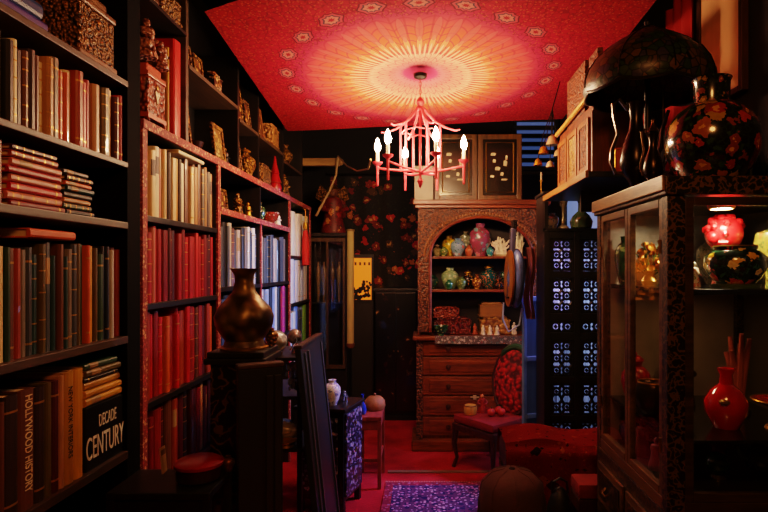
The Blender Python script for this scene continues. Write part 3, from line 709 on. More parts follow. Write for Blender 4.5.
obj('card', MB().box(0, .004, -.02, .02, 0, .1), plain('#b09058', .6), t); obj('printed_edge', MB().box(.0042, .0048, -.017, .017, .07, .09), plain('#6a4a20', .6), t)
pot('gilt_pot', 'small gold pot on the low dark side table beside the pedestal', 'pot', (-.775, 2.185, .8505), .06, P_JAR, plain('#6a3a16', .4, .6))
# etagere behind the panels
t = thing('display_stand', 'small black three-tier stand between the two black door panels', 'stand', (-.80, 3.08, 0))
for sx in (-.15, .15):
    for sy in (-.2, .2): obj('post', MB().box(sx-.012, sx+.012, sy-.012, sy+.012, 0, 1.169, .002), BLACKWOOD, t)
for z in (.70, .97, 1.17): obj('shelf', MB().box(-.17, .17, -.22, .22, z, z+.018, .003), BLACKWOOD, t)
# ornaments
t = thing('glass_float', 'silvery glass ball on the top tier of the black stand', 'ornament', (-.80, 2.98, 1.1885))
obj('ball', MB().sphere((0, 0, .068), .06, 24), carved('#5a6070', '#e0e4ee', 30, .2, .1, .4), t, True); obj('ring_base', MB().lathe([(.02, 0), (.036, 0), (.034, .012), (.026, .015)], 18), BRASS, t, True)
t = thing('glass_float', 'smaller brown metal ball on the top tier of the black stand', 'ornament', (-.74, 3.14, 1.1885))
obj('ball', MB().sphere((0, 0, .075), .042, 20), carved('#3a302c', '#b0a4a4', 30, .25, .3, .4), t, True); obj('ring_base', MB().lathe([(.012, 0), (.03, 0), (.012, .02), (.012, .034)], 16), BRASS, t, True)
t = thing('metal_bell', 'little dark bell ornament beside the brown metal ball', 'ornament', (-.70, 3.02, 1.1885))
obj('bell', MB().lathe([(0, 0), (.03, .0), (.026, .02), (.018, .045), (.01, .052), (0, .053)], 16), SILVER, t, True); obj('handle', MB().tube([(0, 0, .053), (.006, 0, .07), (0, 0, .085)], .004, 6), SILVER, t, True)
t = thing('crystal_tassel', 'long silver-blue crystal cluster hanging below the top tier of the stand', 'ornament', (-.70, 2.93, .995))
mm = MB()
for k in range(26):
    a = random.random()*6.28; r = random.random()*.03; zz = random.random()*.13
    mm.sphere((r*math.cos(a), r*math.sin(a), .02+zz), random.uniform(.008, .016), 6, 1.8)
obj('crystal_drops', mm, plain('#a8b8e0', .1, .6, var=.4, scale=30), t); obj('hanging_hook', MB().tube([(0, 0, .15), (0, 0, .17)], .004, 6), BRASS, t)
def swan(name, label, loc, s, m, rot=0):
    t = thing(name, label, 'figurine', loc, rot)
    obj('body', MB().tube([(-.1*s, 0, .05*s), (-.06*s, 0, .055*s), (0, 0, .05*s), (.06*s, 0, .055*s), (.08*s, 0, .09*s), (.065*s, 0, .13*s), (.075*s, 0, .165*s), (.1*s, 0, .165*s), (.118*s, 0, .15*s)], [x*s for x in (.008, .035, .048, .032, .017, .012, .012, .015, .004)], 12), m, t, True)
    for sy in (-1, 1): obj('wing', MB().sphere((-.02*s, sy*.04*s, .065*s), .045*s, 12, .6, sx=1.3, sy=.35), m, t, True)
    obj('base', MB().lathe([(0, 0), (.05*s, 0), (.05*s, .008*s), (0, .01*s)], 16), BRASS, t, True)
    return t
swan('bird_figurine', 'silver long-necked bird figurine on the lowest tier of the black stand', (-.745, 3.0, .7185), 1.0, plain('#a89c90', .35, .3), 0)
t = thing('gilt_dish', 'gold dish on a short foot in front of the silver bird', 'dish', (-.725, 2.90, .7185))
obj('dish', MB().lathe([(0, 0), (.04, 0), (.03, .012), (.055, .03), (.05, .03), (0, .014)], 24), GOLD, t, True); obj('pedestal_foot', MB().lathe([(.02, -.0001), (.04, 0), (.02, .004)], 16), OLDGOLD, t, True)
t = thing('peacock_dish', 'dark green leaf-shaped dish on the floor-level chest behind the gold dish', 'dish', (-.85, 3.17, .7185), .3)
obj('leaf_bowl', MB().lathe([(0, 0), (.05, 0), (.04, .01), (.09, .05), (.085, .05), (0, .012)], 20), plain('#16301c', .3), t, True); obj('stem', MB().tube([(.08, 0, .045), (.10, 0, .07), (.09, .01, .085)], .006, 6), plain('#16301c', .3), t, True)
t['label'] = 'dark green bowl on the lowest tier behind the silver bird'
# carved chest, blue light glints put into its inlay colours
INLAY_GLINTS = floral('#15121e', ['#9a98b8', '#7a80a8', '#b8b8d0', '#6a6088'], 34, .4, .35, '#3a3a58', .3, .25)
t = thing('inlaid_chest', 'black chest inlaid with shell, blue glints put in its colour beside the red stool', 'chest', (-.54, 3.68, 0), -.26)
obj('chest_body', MB().box(-.34, 0, 0, .32, .09, .69, .005), plain('#0e0c12', .35), t)
obj('top', MB().box(-.36, .02, -.02, .34, .6905, .715, .006), BLACKWOOD, t)
for i, (z0, z1) in enumerate(((.12, .3), (.31, .49), (.5, .67))):
    d = obj('drawer', MB().box(.0005, .014, .02, .30, z0, z1, .003), INLAY_GLINTS, t)
    obj('pull', MB().tube([(.015, .14, (z0+z1)/2+.01), (.026, .15, (z0+z1)/2-.012), (.026, .17, (z0+z1)/2-.012), (.015, .18, (z0+z1)/2+.01)], .003, 6), BRASS, d)
obj('end_panel', MB().box(-.3, -.04, -.012, -.0005, .13, .65, .003), INLAY_GLINTS, t)
for sx in (-.32, -.02):
    for sy in (.02, .30): obj('foot', MB().box(sx-.02, sx+.02, sy-.02, sy+.02, 0, .0895, .004), BLACKWOOD, t)
pot('ginger_jar', 'round blue and white porcelain jar on the inlaid chest', 'jar', (-.635, 3.80, .7155), .17, P_JAR, BLUEWHITE, w=.82)
t = pot('trinket_dish', 'small dark brass dish beside the porcelain jar on inlaid chest', 'dish', (-.62, 4.0, .7155), .05, P_BOWL, plain('#3a3024', .3, .7))
figurine('crystal_figurine', 'tiny silver figurine at the far edge of the inlaid chest', 'figurine', (-.56, 3.89, .7155), .075, SILVER)
# red stool
REDWOOD = wood('#5a1c14', '#9a4434', 6, .5)
t = thing('red_stool', 'tall narrow red wooden stool beyond the inlaid chest', 'stool', (-.41, 4.32, 0))
obj('seat', MB().box(-.11, .085, -.19, .17, .51, .54, .005), REDWOOD, t)
for sx in (-.095, .07):
    for sy in (-.175, .155): obj('leg', MB().box(sx-.014, sx+.014, sy-.014, sy+.014, 0, .5095, .003), REDWOOD, t)
obj('apron', MB().box(-.08, .055, -.182, -.168, .44, .509, .002), REDWOOD, t); obj('apron', MB().box(.063, .077, -.16, .14, .44, .509, .002), REDWOOD, t)
obj('stretcher', MB().box(-.08, .055, -.182, -.168, .2, .225, .002), REDWOOD, t); obj('stretcher', MB().box(.063, .077, -.16, .14, .2, .225, .002), REDWOOD, t)
pot('blue_bottle', 'cobalt blue glass bottle on the red stool', 'bottle', (-.475, 4.22, .5405), .15, P_BOTTLE, plain('#1a3aa8', .12, .1, coat=.6), w=.7)
t = thing('straw_hat_box', 'round tan basket lid on the red stool', 'basket', (-.395, 4.36, .5405))
obj('basket', MB().lathe([(0, 0), (.07, 0), (.085, .03), (.08, .07), (.05, .1), (0, .11)], 24), plain('#8a5a2a', .7, bump=.6, bscale=120), t, True); obj('knob', MB().sphere((0, 0, .118), .012, 10), plain('#6a3a18', .6), t, True)
t['label'] = 'round tan lidded basket on the red stool'; t.name = 'lidded_basket'

# ------------------------------------------------------------------ far left corner
t = thing('display_cabinet', 'narrow dark glazed cabinet past the end of the long bookcase', 'cabinet', (-1.0, 5.86, 0))
obj('cabinet_body', MB().box(-.2, -.185, -.18, .18, .02, 1.97).box(.185, .2, -.18, .18, .02, 1.97).box(-.184, .184, .165, .18, .02, 1.97).box(-.184, .184, -.18, .165, .02, .6), BLACKWOOD, t)
obj('top', MB().box(-.22, .22, -.2, .2, 1.9705, 2.01, .006), BLACKWOOD, t)
d = obj('door', MB().box(-.184, -.16, -.19, -.1805, .62, 1.96).box(.16, .184, -.19, -.1805, .62, 1.96).box(-.159, .159, -.19, -.1805, .62, .66).box(-.159, .159, -.19, -.1805, 1.92, 1.96).box(-.01, .01, -.19, -.1805, .66, 1.92), wood('#2a1c10', '#5a4020'), t)
obj('door_glass', MB().box(-.159, .159, -.186, -.184, .661, 1.919), glass(), d)
obj('shelf', MB().box(-.184, .184, -.16, .16, 1.28, 1.295), BLACKWOOD, t)
for k, (x, cn) in enumerate(((-.12, '#6a5a34'), (-.06, '#8a7c58'), (.03, '#5a4420'), (.1, '#7a6c44'))):
    pot('slender_vase', f'slender dull {("gold", "grey", "brown", "green")[k]} vase behind the narrow cabinet glass', 'vase', (-1.0+x, 5.82, 1.2955), .42, [(r*.19, z) for r, z in P_MEI], plain(cn, .25, coat=.4), group='vases in the narrow glazed cabinet')
t = thing('scroll_column', 'tall cream paper scroll hanging beside the narrow glazed cabinet', 'scroll', (-.755, 5.62, .84))
obj('paper', MB().lathe([(0, .05), (.036, .05), (.036, 1.18), (0, 1.18)], 20), plain('#b09a5a', .6, var=.2, scale=4), t, True)
obj('roller', MB().lathe([(0, 0), (.03, .0), (.044, .02), (.044, .0495), (0, .0495)], 20), plain('#6a3a18', .5), t, True)
obj('top_rod', MB().lathe([(0, 1.1805), (.042, 1.181), (.042, 1.2), (0, 1.205)], 20), plain('#8a7038', .5), t, True)
obj('stand_pole', MB().tube([(0, 0, -.001), (0, 0, -.8)], .012, 8).lathe([(0, -.84), (.1, -.84), (.1, -.82), (.02, -.8), (0, -.8)], 18), DARKIRON, t, True)
t['label'] = 'tall cream paper column on a thin dark stand beside the narrow cabinet'
# hanging doll
t = figurine('temple_doll', 'red robed doll with pointed wings standing on the narrow glazed cabinet', 'doll', (-.97, 5.86, 2.0105), .5, floral('#6a1410', ['#c8843a', '#2a1a10', '#b02a1a'], 14, .4, .5, '#3a2410', 0), plain('#6a4028', .5), -1.2, hat=GOLD)
for s in (-1, 1): obj('wing', MB().prism([(0, 0), (.18*s, .12), (.13*s, .26), (.02*s, .16)], -.006, .006, mx=Matrix.Translation((-.04, 0, .26)) @ frame4((0, 1, 0), (0, 0, 1), (1, 0, 0))), OLDGOLD, t)
t = thing('wall_beam', 'pale wooden beam jutting from the wall above the red robed doll', 'beam', (-1.499, 5.5, 2.66))
o = obj('beam', MB().box(0, .65, -.03, .03, .0, .075, .006), wood('#6a4a24', '#a07a44', 6, .5, 0), t); obj('end_knob', MB().sphere((.66, 0, .04), .035, 12), wood('#6a4a24', '#a07a44'), t, True)
o = obj('hanging_rope', MB().tube([at(338, 157, 5.42), at(336, 175, 5.42), at(330, 190, 5.42), at(322, 205, 5.42), at(316, 216, 5.42)], .011, 7), plain('#a08458', .7, bump=.6, bscale=150), None, True)
tag(o, 'frayed pale rope hanging from the end of the wooden beam', 'rope')
# back tapestry
def fl2(u, v):
    return (-1.09+1.02*u, YB-.03+.012*math.sin(u*26)+.006*math.sin(u*11+2), 1.36+1.34*v)
t = thing('wall_tapestry', 'dark floral hanging with red blossoms covering the back wall', 'tapestry')
obj('cloth', MB().grid(fl2, 60, 4), floral('#0e0807', ['#a81c18', '#6a1410', '#a85a22', '#7a2014', '#4a3014'], 10, .4, .85, '#20230f', 0, .24), t, True)
obj('hanging_rod', MB().tube([(-1.12, YB-.05, 2.72), (-.05, YB-.05, 2.72)], .015, 8), DARKIRON, t)
# amber screen
t = thing('amber_screen', 'amber panel with added glow and dark leaf silhouettes beyond the cream column', 'screen', (-.70, 6.12, 0))
obj('amber_panel', MB().box(-.15, .11, 0, .02, 1.30, 1.76), emit('#d8701a', .35), t)  # weak emission added so the panel looks backlit
fr = MB().box(-.17, -.15, -.01, .03, 0, 1.80).box(.11, .13, -.01, .03, 0, 1.80).box(-.15, .11, -.01, .03, 1.76, 1.80).box(-.15, .11, -.01, .03, 1.27, 1.30)
obj('frame', fr, BLACKWOOD, t); obj('lower_panel', MB().box(-.149, .109, 0, .02, .03, 1.269), plain('#1a120c', .6), t)
sil = MB()
for k in range(60):
    x = random.uniform(-.14, .1); z = random.uniform(1.31, 1.46+.06*math.sin(x*30))
    sil.sphere((x, -.004, z), random.uniform(.012, .024), 7, 1, sy=.2)
obj('leaf_silhouette', sil, plain('#120a05', .7), t)
chm = MB()
for k in range(5): chm.box(-.125+k*.05, -.105+k*.05, -.005, -.0005, 1.68, 1.715)
obj('dark_marks', chm, plain('#5a2c08', .6), t)
# black armoire
t = thing('black_armoire', 'low black lacquer armoire painted with faint flowers against the back wall', 'armoire', (-.33, 6.15, 0))
BLF = floral('#070505', ['#3a1010', '#4a3016', '#2a1a10'], 9, .2, .3, '#14160c', .4, .12)
obj('armoire_body', MB().box(-.21, .24, -.13, .17, .06, 1.40, .006), plain('#070505', .35), t)
obj('top', MB().box(-.23, .26, -.15, .19, 1.4005, 1.43, .006), BLACK, t)
for x0, x1 in ((-.205, .012), (.018, .235)):
    d = obj('door', MB().box(x0, x1, -.145, -.1305, .1, 1.38, .003), BLF, t)
    obj('knob', MB().sphere(((x1-.02) if x0 < 0 else (x0+.02), -.155, .75), .01, 8), BRASS, d)
obj('base', MB().box(-.22, .25, -.14, .18, 0, .0595), BLACK, t)

# ------------------------------------------------------------------ secretary
SW = wood('#3a1406', '#8a4016', 5, .4, axis=0)
SWV = wood('#3a1406', '#8a4016', 5, .4, axis=2)
SCARV = carved('#240c04', '#7e4418', 62, .5, 0, .55)
S0 = 5.03
S = thing('secretary_desk', 'large carved wooden secretary with arched open hutch over drawers', 'secretary', (.51, S0, 0))
def arch_front():
    m = MB(); hw, W = .465, .575; zs, zt, zr, ztop = 1.76, 1.07, .35, 2.19
    n = 24; inner = [(-hw, zt)]+[(-hw*math.cos(PI*k/n), zs+zr*math.sin(PI*k/n)) for k in range(n+1)]+[(hw, zt)]
    outer = []
    for x, z in inner:
        if z <= zs: outer.append((-W if x < 0 else W, z))
        else:
            a = math.atan2(z-zs, x); 
            tx = W/abs(math.cos(a)) if abs(math.cos(a)) > 1e-6 else 1e9; tz = (ztop-zs)/math.sin(a)
            k = min(tx, tz); outer.append((k*math.cos(a), zs+k*math.sin(a)))
    N = len(inner)
    for y in (0, .03):
        m._add([(x, y, z) for x, z in inner]+[(x, y, z) for x, z in outer], [(i, i+1, N+i+1, N+i) for i in range(N-1)])
    m._add([(x, y, z) for y in (0, .03) for x, z in inner], [(i, i+1, N+i+1, N+i) for i in range(N-1)])
    # corners top
    for s in (-1, 1):
        pass
    m.box(-W, W, .002, .03, ztop-.02, ztop)
    return m, inner
m, inner = arch_front()
obj('arched_front', m, SCARV, S)
obj('arch_moulding', MB().tube([(x*.995, -.006, z) for x, z in inner], .014, 8), SW, S, True)
dots = MB()
for k in range(52):
    a = PI*(k+.5)/52; dots.sphere((-.515*math.cos(a), -.004, 1.76+.385*math.sin(a)), .014, 8, sy=.6)
obj('beaded_trim', dots, plain('#7a4a20', .4), S, True)
obj('hutch_side', MB().box(-.575, -.55, .031, .36, 1.04, 2.19), SWV, S); obj('hutch_side', MB().box(.55, .575, .031, .36, 1.04, 2.19), SWV, S)
obj('hutch_back', MB().box(-.549, .549, .345, .36, 1.04, 2.19), plain('#160a06', .6), S)
obj('cornice', MB().box(-.62, .62, -.05, .38, 2.22, 2.265, .008).box(-.6, .6, -.03, .37, 2.191, 2.219, .006), SW, S)
for z in (1.43, 1.735): obj('shelf', MB().box(-.549, .549, .035, .344, z, z+.022, .003), SW, S)
obj('worktop', MB().box(-.62, .62, -.06, .40, 1.0, 1.035, .006), SW, S)
obj('chest_body', MB().box(-.59, .59, .02, .38, .1, .999), SWV, S)
dz = [(.13, .3), (.315, .485), (.50, .665), (.68, .84), (.855, .985)]
for a, bb in dz:
    d = obj('drawer', MB().box(-.53, .53, 0, .0195, a, bb, .006).box(-.47, .47, -.008, .0005, a+.03, bb-.03, .004), SW, S)
    for s in (-1, 1):
        obj('drawer_pull', MB().lathe([(0, 0), (.018, .0), (.016, .01), (.022, .02), (0, .026)], 12, mx=Matrix.Translation((s*.3, -.008, (a+bb)/2)) @ Matrix.Rotation(PI/2, 4, 'X')), plain('#3a1a0a', .35), d, True)
for s in (-1, 1): obj('pilaster', MB().box(s*.56-.028, s*.56+.028, -.015, .0195, .1, .999, .006), SCARV, S)
obj('base', MB().box(-.63, .63, -.05, .40, 0, .0995, .01), SW, S)
obj('keyhole_plate', MB().box(-.10, -.02, -.012, -.0085, .475, .487).box(-.075, -.045, -.0121, -.0086, .46, .5), plain('#c8a878', .4, .3), S)
def lace(u, v): return (.51-.42+.92*u, S0-.0635+max(0, v-.5)*.13, .97+.0675*min(1, v*2)+.002*math.sin(u*50)*(v < .2))
o = obj('table_runner', MB().grid(lace, 40, 6), floral('#4a3a34', ['#c8b8a8', '#8a3a3a', '#a89080', '#3a5a5a'], 40, .4, .8, '#8a7a6a', 0), None)
tag(o, 'mottled pale woven runner along the secretary worktop edge', 'runner')
# lacquer double door cabinet on secretary
LAC = thing('lacquer_cabinet', 'black lacquer cabinet with two gilt framed inlaid doors on top of secretary', 'cabinet', (.47, S0+.02, 2.2655))
obj('cabinet_body', MB().box(-.37, .40, .02, .28, 0, .60, .004), plain('#0e0a08', .4), LAC)
for i, (x0, x1) in enumerate(((-.385, .005), (.012, .41))):
    k = .045
    f = MB().box(x0, x0+k, -.012, .0195, -.0, .60, .005).box(x1-k, x1, -.012, .0195, 0, .60, .005).box(x0+k, x1-k, -.012, .0195, 0, k, .005).box(x0+k, x1-k, -.012, .0195, .60-k, .60, .005)
    d = obj('door', f, wood('#2a1606', '#6a4216', 6, .4), LAC)
    obj('lacquer_panel', MB().box(x0+k, x1-k, .0, .015, k, .6-k), plain('#120c08', .25, coat=.5), d)
    obj('inner_bead', MB().tube([(x0+k+.03, -.003, k+.03), (x1-k-.03, -.003, k+.03), (x1-k-.03, -.003, .57-k), (x0+k+.03, -.003, .57-k)], .006, 6, closed=True), GOLD, d)
    il = MB(); cx = (x0+x1)/2
    il.box(cx-.075, cx+.075, .0008, .0012, .18, .44)
    for (dx, z, w, h) in ((-.06, .42, .05, .025), (-.05, .36, .03, .03), (.05, .34, .035, .05), (.06, .39, .02, .04), (-.02, .29, .05, .03), (.02, .24, .03, .03), (-.07, .22, .04, .02), (.04, .19, .06, .014)):
        il.prism([(cx+dx-w/2, z-h/2), (cx+dx+w*.3, z-h*.6), (cx+dx+w/2, z+h*.2), (cx+dx+w*.1, z+h/2), (cx+dx-w*.4, z+h*.4)], .0005, .004, mx=frame4((1, 0, 0), (0, 0, 1), (0, -1, 0)))
    obj('shell_inlay', il, plain('#d8c49a', .3, var=.3, scale=40), d)
t = thing('pale_box', 'plain pale grey upright box on the secretary beside the lacquer cabinet', 'box', (-.01, S0+.05, 2.2655))
obj('box_body', MB().box(-.085, .085, -.05, .05, 0, .28, .004), plain('#a89a88', .6, var=.15), t); obj('lid', MB().box(-.089, .089, -.054, .054, .2805, .31, .004), plain('#b0a290', .6, var=.15), t)
# contents of the secretary
sx = lambda px, Y=S0+.15: (px-425)*Y/555.0
z1, z2, z3 = 1.7575, 1.4525, 1.0375
SY = S0+.20
gS = None
def sp(name, label, cat, px, z, h, prof, m, **k):
    y = k.pop('y', SY); return pot(name, label, cat, (sx(px, y), y, z), h, prof, m, **k)
sp('ginger_jar', 'small cream jar at the start of the arched top shelf', 'jar', 437, z1, .1, P_JAR, floral('#b0a070', ['#5a7a4a', '#c8b890'], 50, .35), lid=IVORY)
sp('ginger_jar', 'tall yellow jar on the arched top shelf', 'jar', 449, z1, .2, P_JAR, floral('#c8a018', ['#4a7a3a', '#e0c860', '#a04a1a'], 34, .32), y=SY+.07, w=.85)
sp('ginger_jar', 'squat green jar in front of the tall yellow jar', 'jar', 444, z1, .09, P_JAR, floral('#5a7038', ['#c8c080', '#8a9a50'], 50, .32), y=SY-.06, w=1.1)
sp('ginger_jar', 'blue and white round jar with a red flower on the arched shelf', 'jar', 458, z1, .17, P_JAR, floral('#7a9ab0', ['#c03a2a', '#dce8e8', '#3a6a9a'], 22, .32), y=SY-.05, w=.98)
sp('ginger_jar', 'grey patterned jar at the back of the arched shelf', 'jar', 465, z1, .24, P_MEI, floral('#7a7a68', ['#c8c8b0', '#4a6a58'], 34, .35), y=SY+.08, w=.68)
sp('floral_vase', 'large pink and turquoise vase in the middle of the arched shelf', 'vase', 480, z1, .31, P_JAR, floral('#8a3a58', ['#5aa0a8', '#c86a88', '#4a78a0'], 20, .34), y=SY-.02, w=.79)
sp('ginger_jar', 'little terracotta jar in front of the large pink vase', 'jar', 469, z1, .09, P_JAR, plain('#a0502a', .4), y=SY-.12, lid=plain('#7a3418', .4))
sp('ginger_jar', 'small turquoise jar in front of the large pink vase', 'jar', 490, z1, .085, P_JAR, floral('#3a8a88', ['#c8d8b0', '#2a5a6a'], 50, .34), y=SY-.13, w=1.0)
def coral(label, px, z, h, w, y):
    t = thing('ivory_carving', label, 'carving', (sx(px, y), y, z))
    m = MB()
    for k in range(9):
        x = (k/8-.5)*w; hh = h*random.uniform(.55, 1)
        m.tube([(x, 0, .015), (x+random.uniform(-.02, .02), random.uniform(-.02, .02), hh*.5), (x+random.uniform(-.03, .03), random.uniform(-.03, .03), hh)], [.016, .012, .007], 7)
        for q in range(3):
            zz = hh*random.uniform(.35, .9); s = random.choice((-1, 1))
            m.tube([(x, 0, zz), (x+s*.025, random.uniform(-.02, .02), zz+.015), (x+s*.035, 0, zz+.035)], [.009, .008, .004], 6)
    obj('branches', m, IVORY, t, True); obj('plinth', MB().box(-w/2-.015, w/2+.015, -.04, .04, 0, .02, .004), plain('#a89878', .5), t)
coral('cream carved coral group on the arched shelf, right of the pink vase', 500, z1, .2, .10, SY)
coral('taller cream carved coral group on the arched shelf near its end', 517, z1, .28, .07, SY+.06)
# second shelf: greens
gr = [('dark green bowl jar', 433, .13, P_JAR, ['#16382a', '#2a5a3a']), ('pale green swelling vase', 450, .2, P_JAR, ['#7a9a70', '#c8d0a0']), ('small deep green jar in front', 449, .09, P_JAR, ['#1a4a2a', '#4a8a5a']),
      ('small olive green jar', 461, .12, P_JAR, ['#4a5a2a', '#8a9a5a']), ('black and gold teapot-shaped jar', 468, .15, P_JAR, ['#14100c', '#c8923a']), ('brown and gold jar', 477, .14, P_VASE, ['#6a3a14', '#e0b060']),
      ('teal jar with orange flower', 489, .2, P_JAR, ['#124a4a', '#c86a2a']), ('black and copper bottle', 499, .16, P_BOTTLE, ['#14120e', '#b0622a']), ('dark emerald jar with white flecks', 507, .19, P_MEI, ['#0e3a2a', '#c8d8c8']), ('glossy bottle green bowl', 518, .14, P_JAR, ['#0e2a1c', '#2a6a4a'])]
for i, (n, px, h, pr, cs) in enumerate(gr):
    sp('ginger_jar' if 'jar' in n else 'floral_vase', n+' on the middle shelf of the secretary', 'jar' if 'jar' in n else 'vase', px, z2, h, pr, floral(cs[0], [cs[1], cs[1]], 30+4*i, .33, .2, cs[0]), y=SY+(0, 0, -.13, -.11, .05, -.08, .05, -.09, .06, -.06)[i], lid=GOLD if i in (4, 6) else None)
# desk level
carved_box('lacquer_box', 'long red brown carved box, lower of the pair on the secretary', 'box', (sx(452, SY), SY, z3), .34, .2, .15, carved('#3a0e08', '#8a3018', 60), rot=0)
carved_box('lacquer_box', 'smaller red box stacked on the long red brown box', 'box', (sx(446, SY), SY, z3+.1505), .24, .17, .1, carved('#4a120a', '#a84a24', 60))
carved_box('wooden_box', 'wide tan box painted with figures, lower of the stacked tan pair', 'box', (sx(494, SY), SY, z3), .27, .2, .16, carved('#6a3a14', '#c89848', 34, .45))
carved_box('wooden_box', 'smaller plain tan box on top of the wide tan box', 'box', (sx(491, SY), SY, z3+.1605), .22, .17, .13, plain('#8a5c28', .45, var=.3))
sp('leafy_bowl', 'green leafy bowl in front of the red brown boxes', 'bowl', 441, z3, .09, P_BOWL, floral('#1a3a1a', ['#5a8a4a', '#a8b880'], 40, .36), y=SY-.185)
figurine('seated_figurine', 'small tan figurine between the red and tan boxes', 'figurine', (sx(475, SY-.1), SY-.1, z3), .1, plain('#9a4a2a', .5))
figurine('seated_figurine', 'small ivory figurine at the end of the secretary worktop', 'figurine', (sx(514, SY-.08), SY-.08, z3), .11, IVORY)
for i, px in enumerate((483, 490, 497)):
    figurine('ivory_figurine', f'tiny ivory figurine in front of the tan boxes, {ORD[i]} of three', 'figurine', (sx(px, SY-.145), SY-.145, z3), .09, IVORY, group='ivory figurines before the tan boxes')
t = thing('candlestick', 'thin gilt candlestick at the end of the secretary cornice', 'candlestick', (1.05, S0-.01, 2.2655))
obj('stem', MB().lathe([(0, 0), (.03, 0), (.03, .01), (.008, .02), (.006, .16), (.016, .17), (.016, .18), (0, .18)], 14), GOLD, t, True); obj('candle', MB().lathe([(0, .1805), (.008, .181), (.007, .25), (0, .252)], 10), plain('#d8c8a0', .5), t, True)

# ------------------------------------------------------------------ oval-back chair and what lies on it
REDFAB = carved('#3a0608', '#c01c1c', 30, .7, 0, .8)
chx = thing('oval_back_chair', 'carved wooden chair with red seat and red tufted oval back before the secretary', 'chair', (.545, 4.58, 0), math.radians(-50))
CW = wood('#1e0c06', '#4a2010', 6, .4)
obj('seat_cushion', MB().box(-.23, .23, -.22, .19, .37, .44, .03), plain('#780a0a', .8, var=.5, scale=14), chx, True)
obj('seat_frame', MB().box(-.235, .235, -.225, .2, .31, .369, .012), CW, chx)
for (x, y) in ((-.21, -.2), (.21, -.2)): obj('leg', MB().tube([(x, y, .309), (x*1.05, y*1.06, .2), (x*.97, y*.97, .08), (x*1.05, y*1.08, .0)], [.026, .022, .014, .018], 8), CW, chx, True)
for x in (-.2, .2): obj('leg', MB().tube([(x, .19, .309), (x, .22, .0)], [.022, .016], 8), CW, chx, True)
mb = Matrix.Translation((.06, .215, .71)) @ Matrix.Rotation(-.18, 4, 'X')
obj('oval_back', MB().sphere((0, 0, 0), .22, 28, 1.28, mx=mb, sy=.22), REDFAB, chx, True)
ov = [(.225*math.cos(a), 0, .29*math.sin(a)) for a in [2*PI*k/36 for k in range(36)]]
obj('back_frame', MB().tube([mb @ Vector(p) for p in ov], .016, 8, closed=True), CW, chx, True)
obj('crest', MB().tube([mb @ Vector((.2*math.cos(a), -.01, .275*math.sin(a))) for a in [PI*(.22+.56*k/12) for k in range(13)]], [.01]+[.03]*11+[.01], 8), plain('#1e3a18', .6), chx, True)
for x in (-.12, .2): obj('back_post', MB().tube([(x, .2, .40), (x*.95+.01, .215, .52)], .016, 8), CW, chx, True)
def onseat(x, y): return (Matrix.Translation((.545, 4.58, 0)) @ Matrix.Rotation(math.radians(-50), 4, 'Z') @ Vector((x, y, .4425)))
t = thing('cloth_pouch', 'round tan drum-shaped pouch on the chair seat', 'pouch', onseat(-.12, -.12))
obj('pouch', MB().lathe([(0, 0), (.05, .0), (.055, .02), (.055, .06), (.045, .075), (0, .075)], 20), plain('#b07a30', .7), t, True); obj('drawstring', MB().tube([(.05*math.cos(a), .05*math.sin(a), .07) for a in [2*PI*k/16 for k in range(16)]], .004, 6, closed=True), plain('#6a3a10', .7), t, True)
figurine('small_doll', 'little red doll with round head sitting behind the tan pouch', 'doll', onseat(-.10, .0), .15, plain('#8a1c14', .6), plain('#b06a3a', .5), -1.5)
for i, (x, y) in enumerate(((.04, -.04), (.09, .03), (.03, .06))):
    t = thing('cloth_pepper', f'red stuffed cloth fruit on the chair seat, {ORD[i]} in its line of three', 'ornament', onseat(x, y), 0, 'cloth fruits on the chair')
    obj('fruit', MB().sphere((0, 0, .032), .034, 14, .92), plain('#b0201a', .6, var=.3), t, True); obj('stalk', MB().tube([(0, 0, .062), (.006, 0, .08)], .004, 6), plain('#3a4a1a', .6), t, True)

# ------------------------------------------------------------------ rug
rg = thing('patterned_rug', 'purple and navy patterned rug lying on the red carpet', 'rug', (.12, 3.83, .001))
obj('pile_field', MB().box(-.36, .28, -.42, .36, 0, .010, .003), rug_mat('#5a3a5a', ['#a890b0', '#c8a8b8', '#2a2450', '#b87898'], '#2e2850'), rg)
obj('border_band', MB().box(-.42, -.361, -.48, .42, 0, .010, .002).box(.281, .34, -.48, .42, 0, .010, .002).box(-.36, .28, .361, .42, 0, .010, .002).box(-.36, .28, -.48, -.421, 0, .010, .002), rug_mat('#7a2a3a', ['#a85a68', '#5a2038', '#8a7088'], '#a03a4a'), rg)
fr = MB()
for k in range(60): fr.tube([(-.42+.76*k/59, .42, .005), (-.42+.76*k/59, .455, .003)], .003, 4)
obj('fringe', fr, plain('#a88a78', .9), rg)
o = obj('floor_strip', MB().box(-.3, 1.3, 4.46, 4.50, .0005, .012, .003), plain('#7a5a48', .6), None); tag(o, 'thin pale threshold strip across the red carpet', 'threshold')

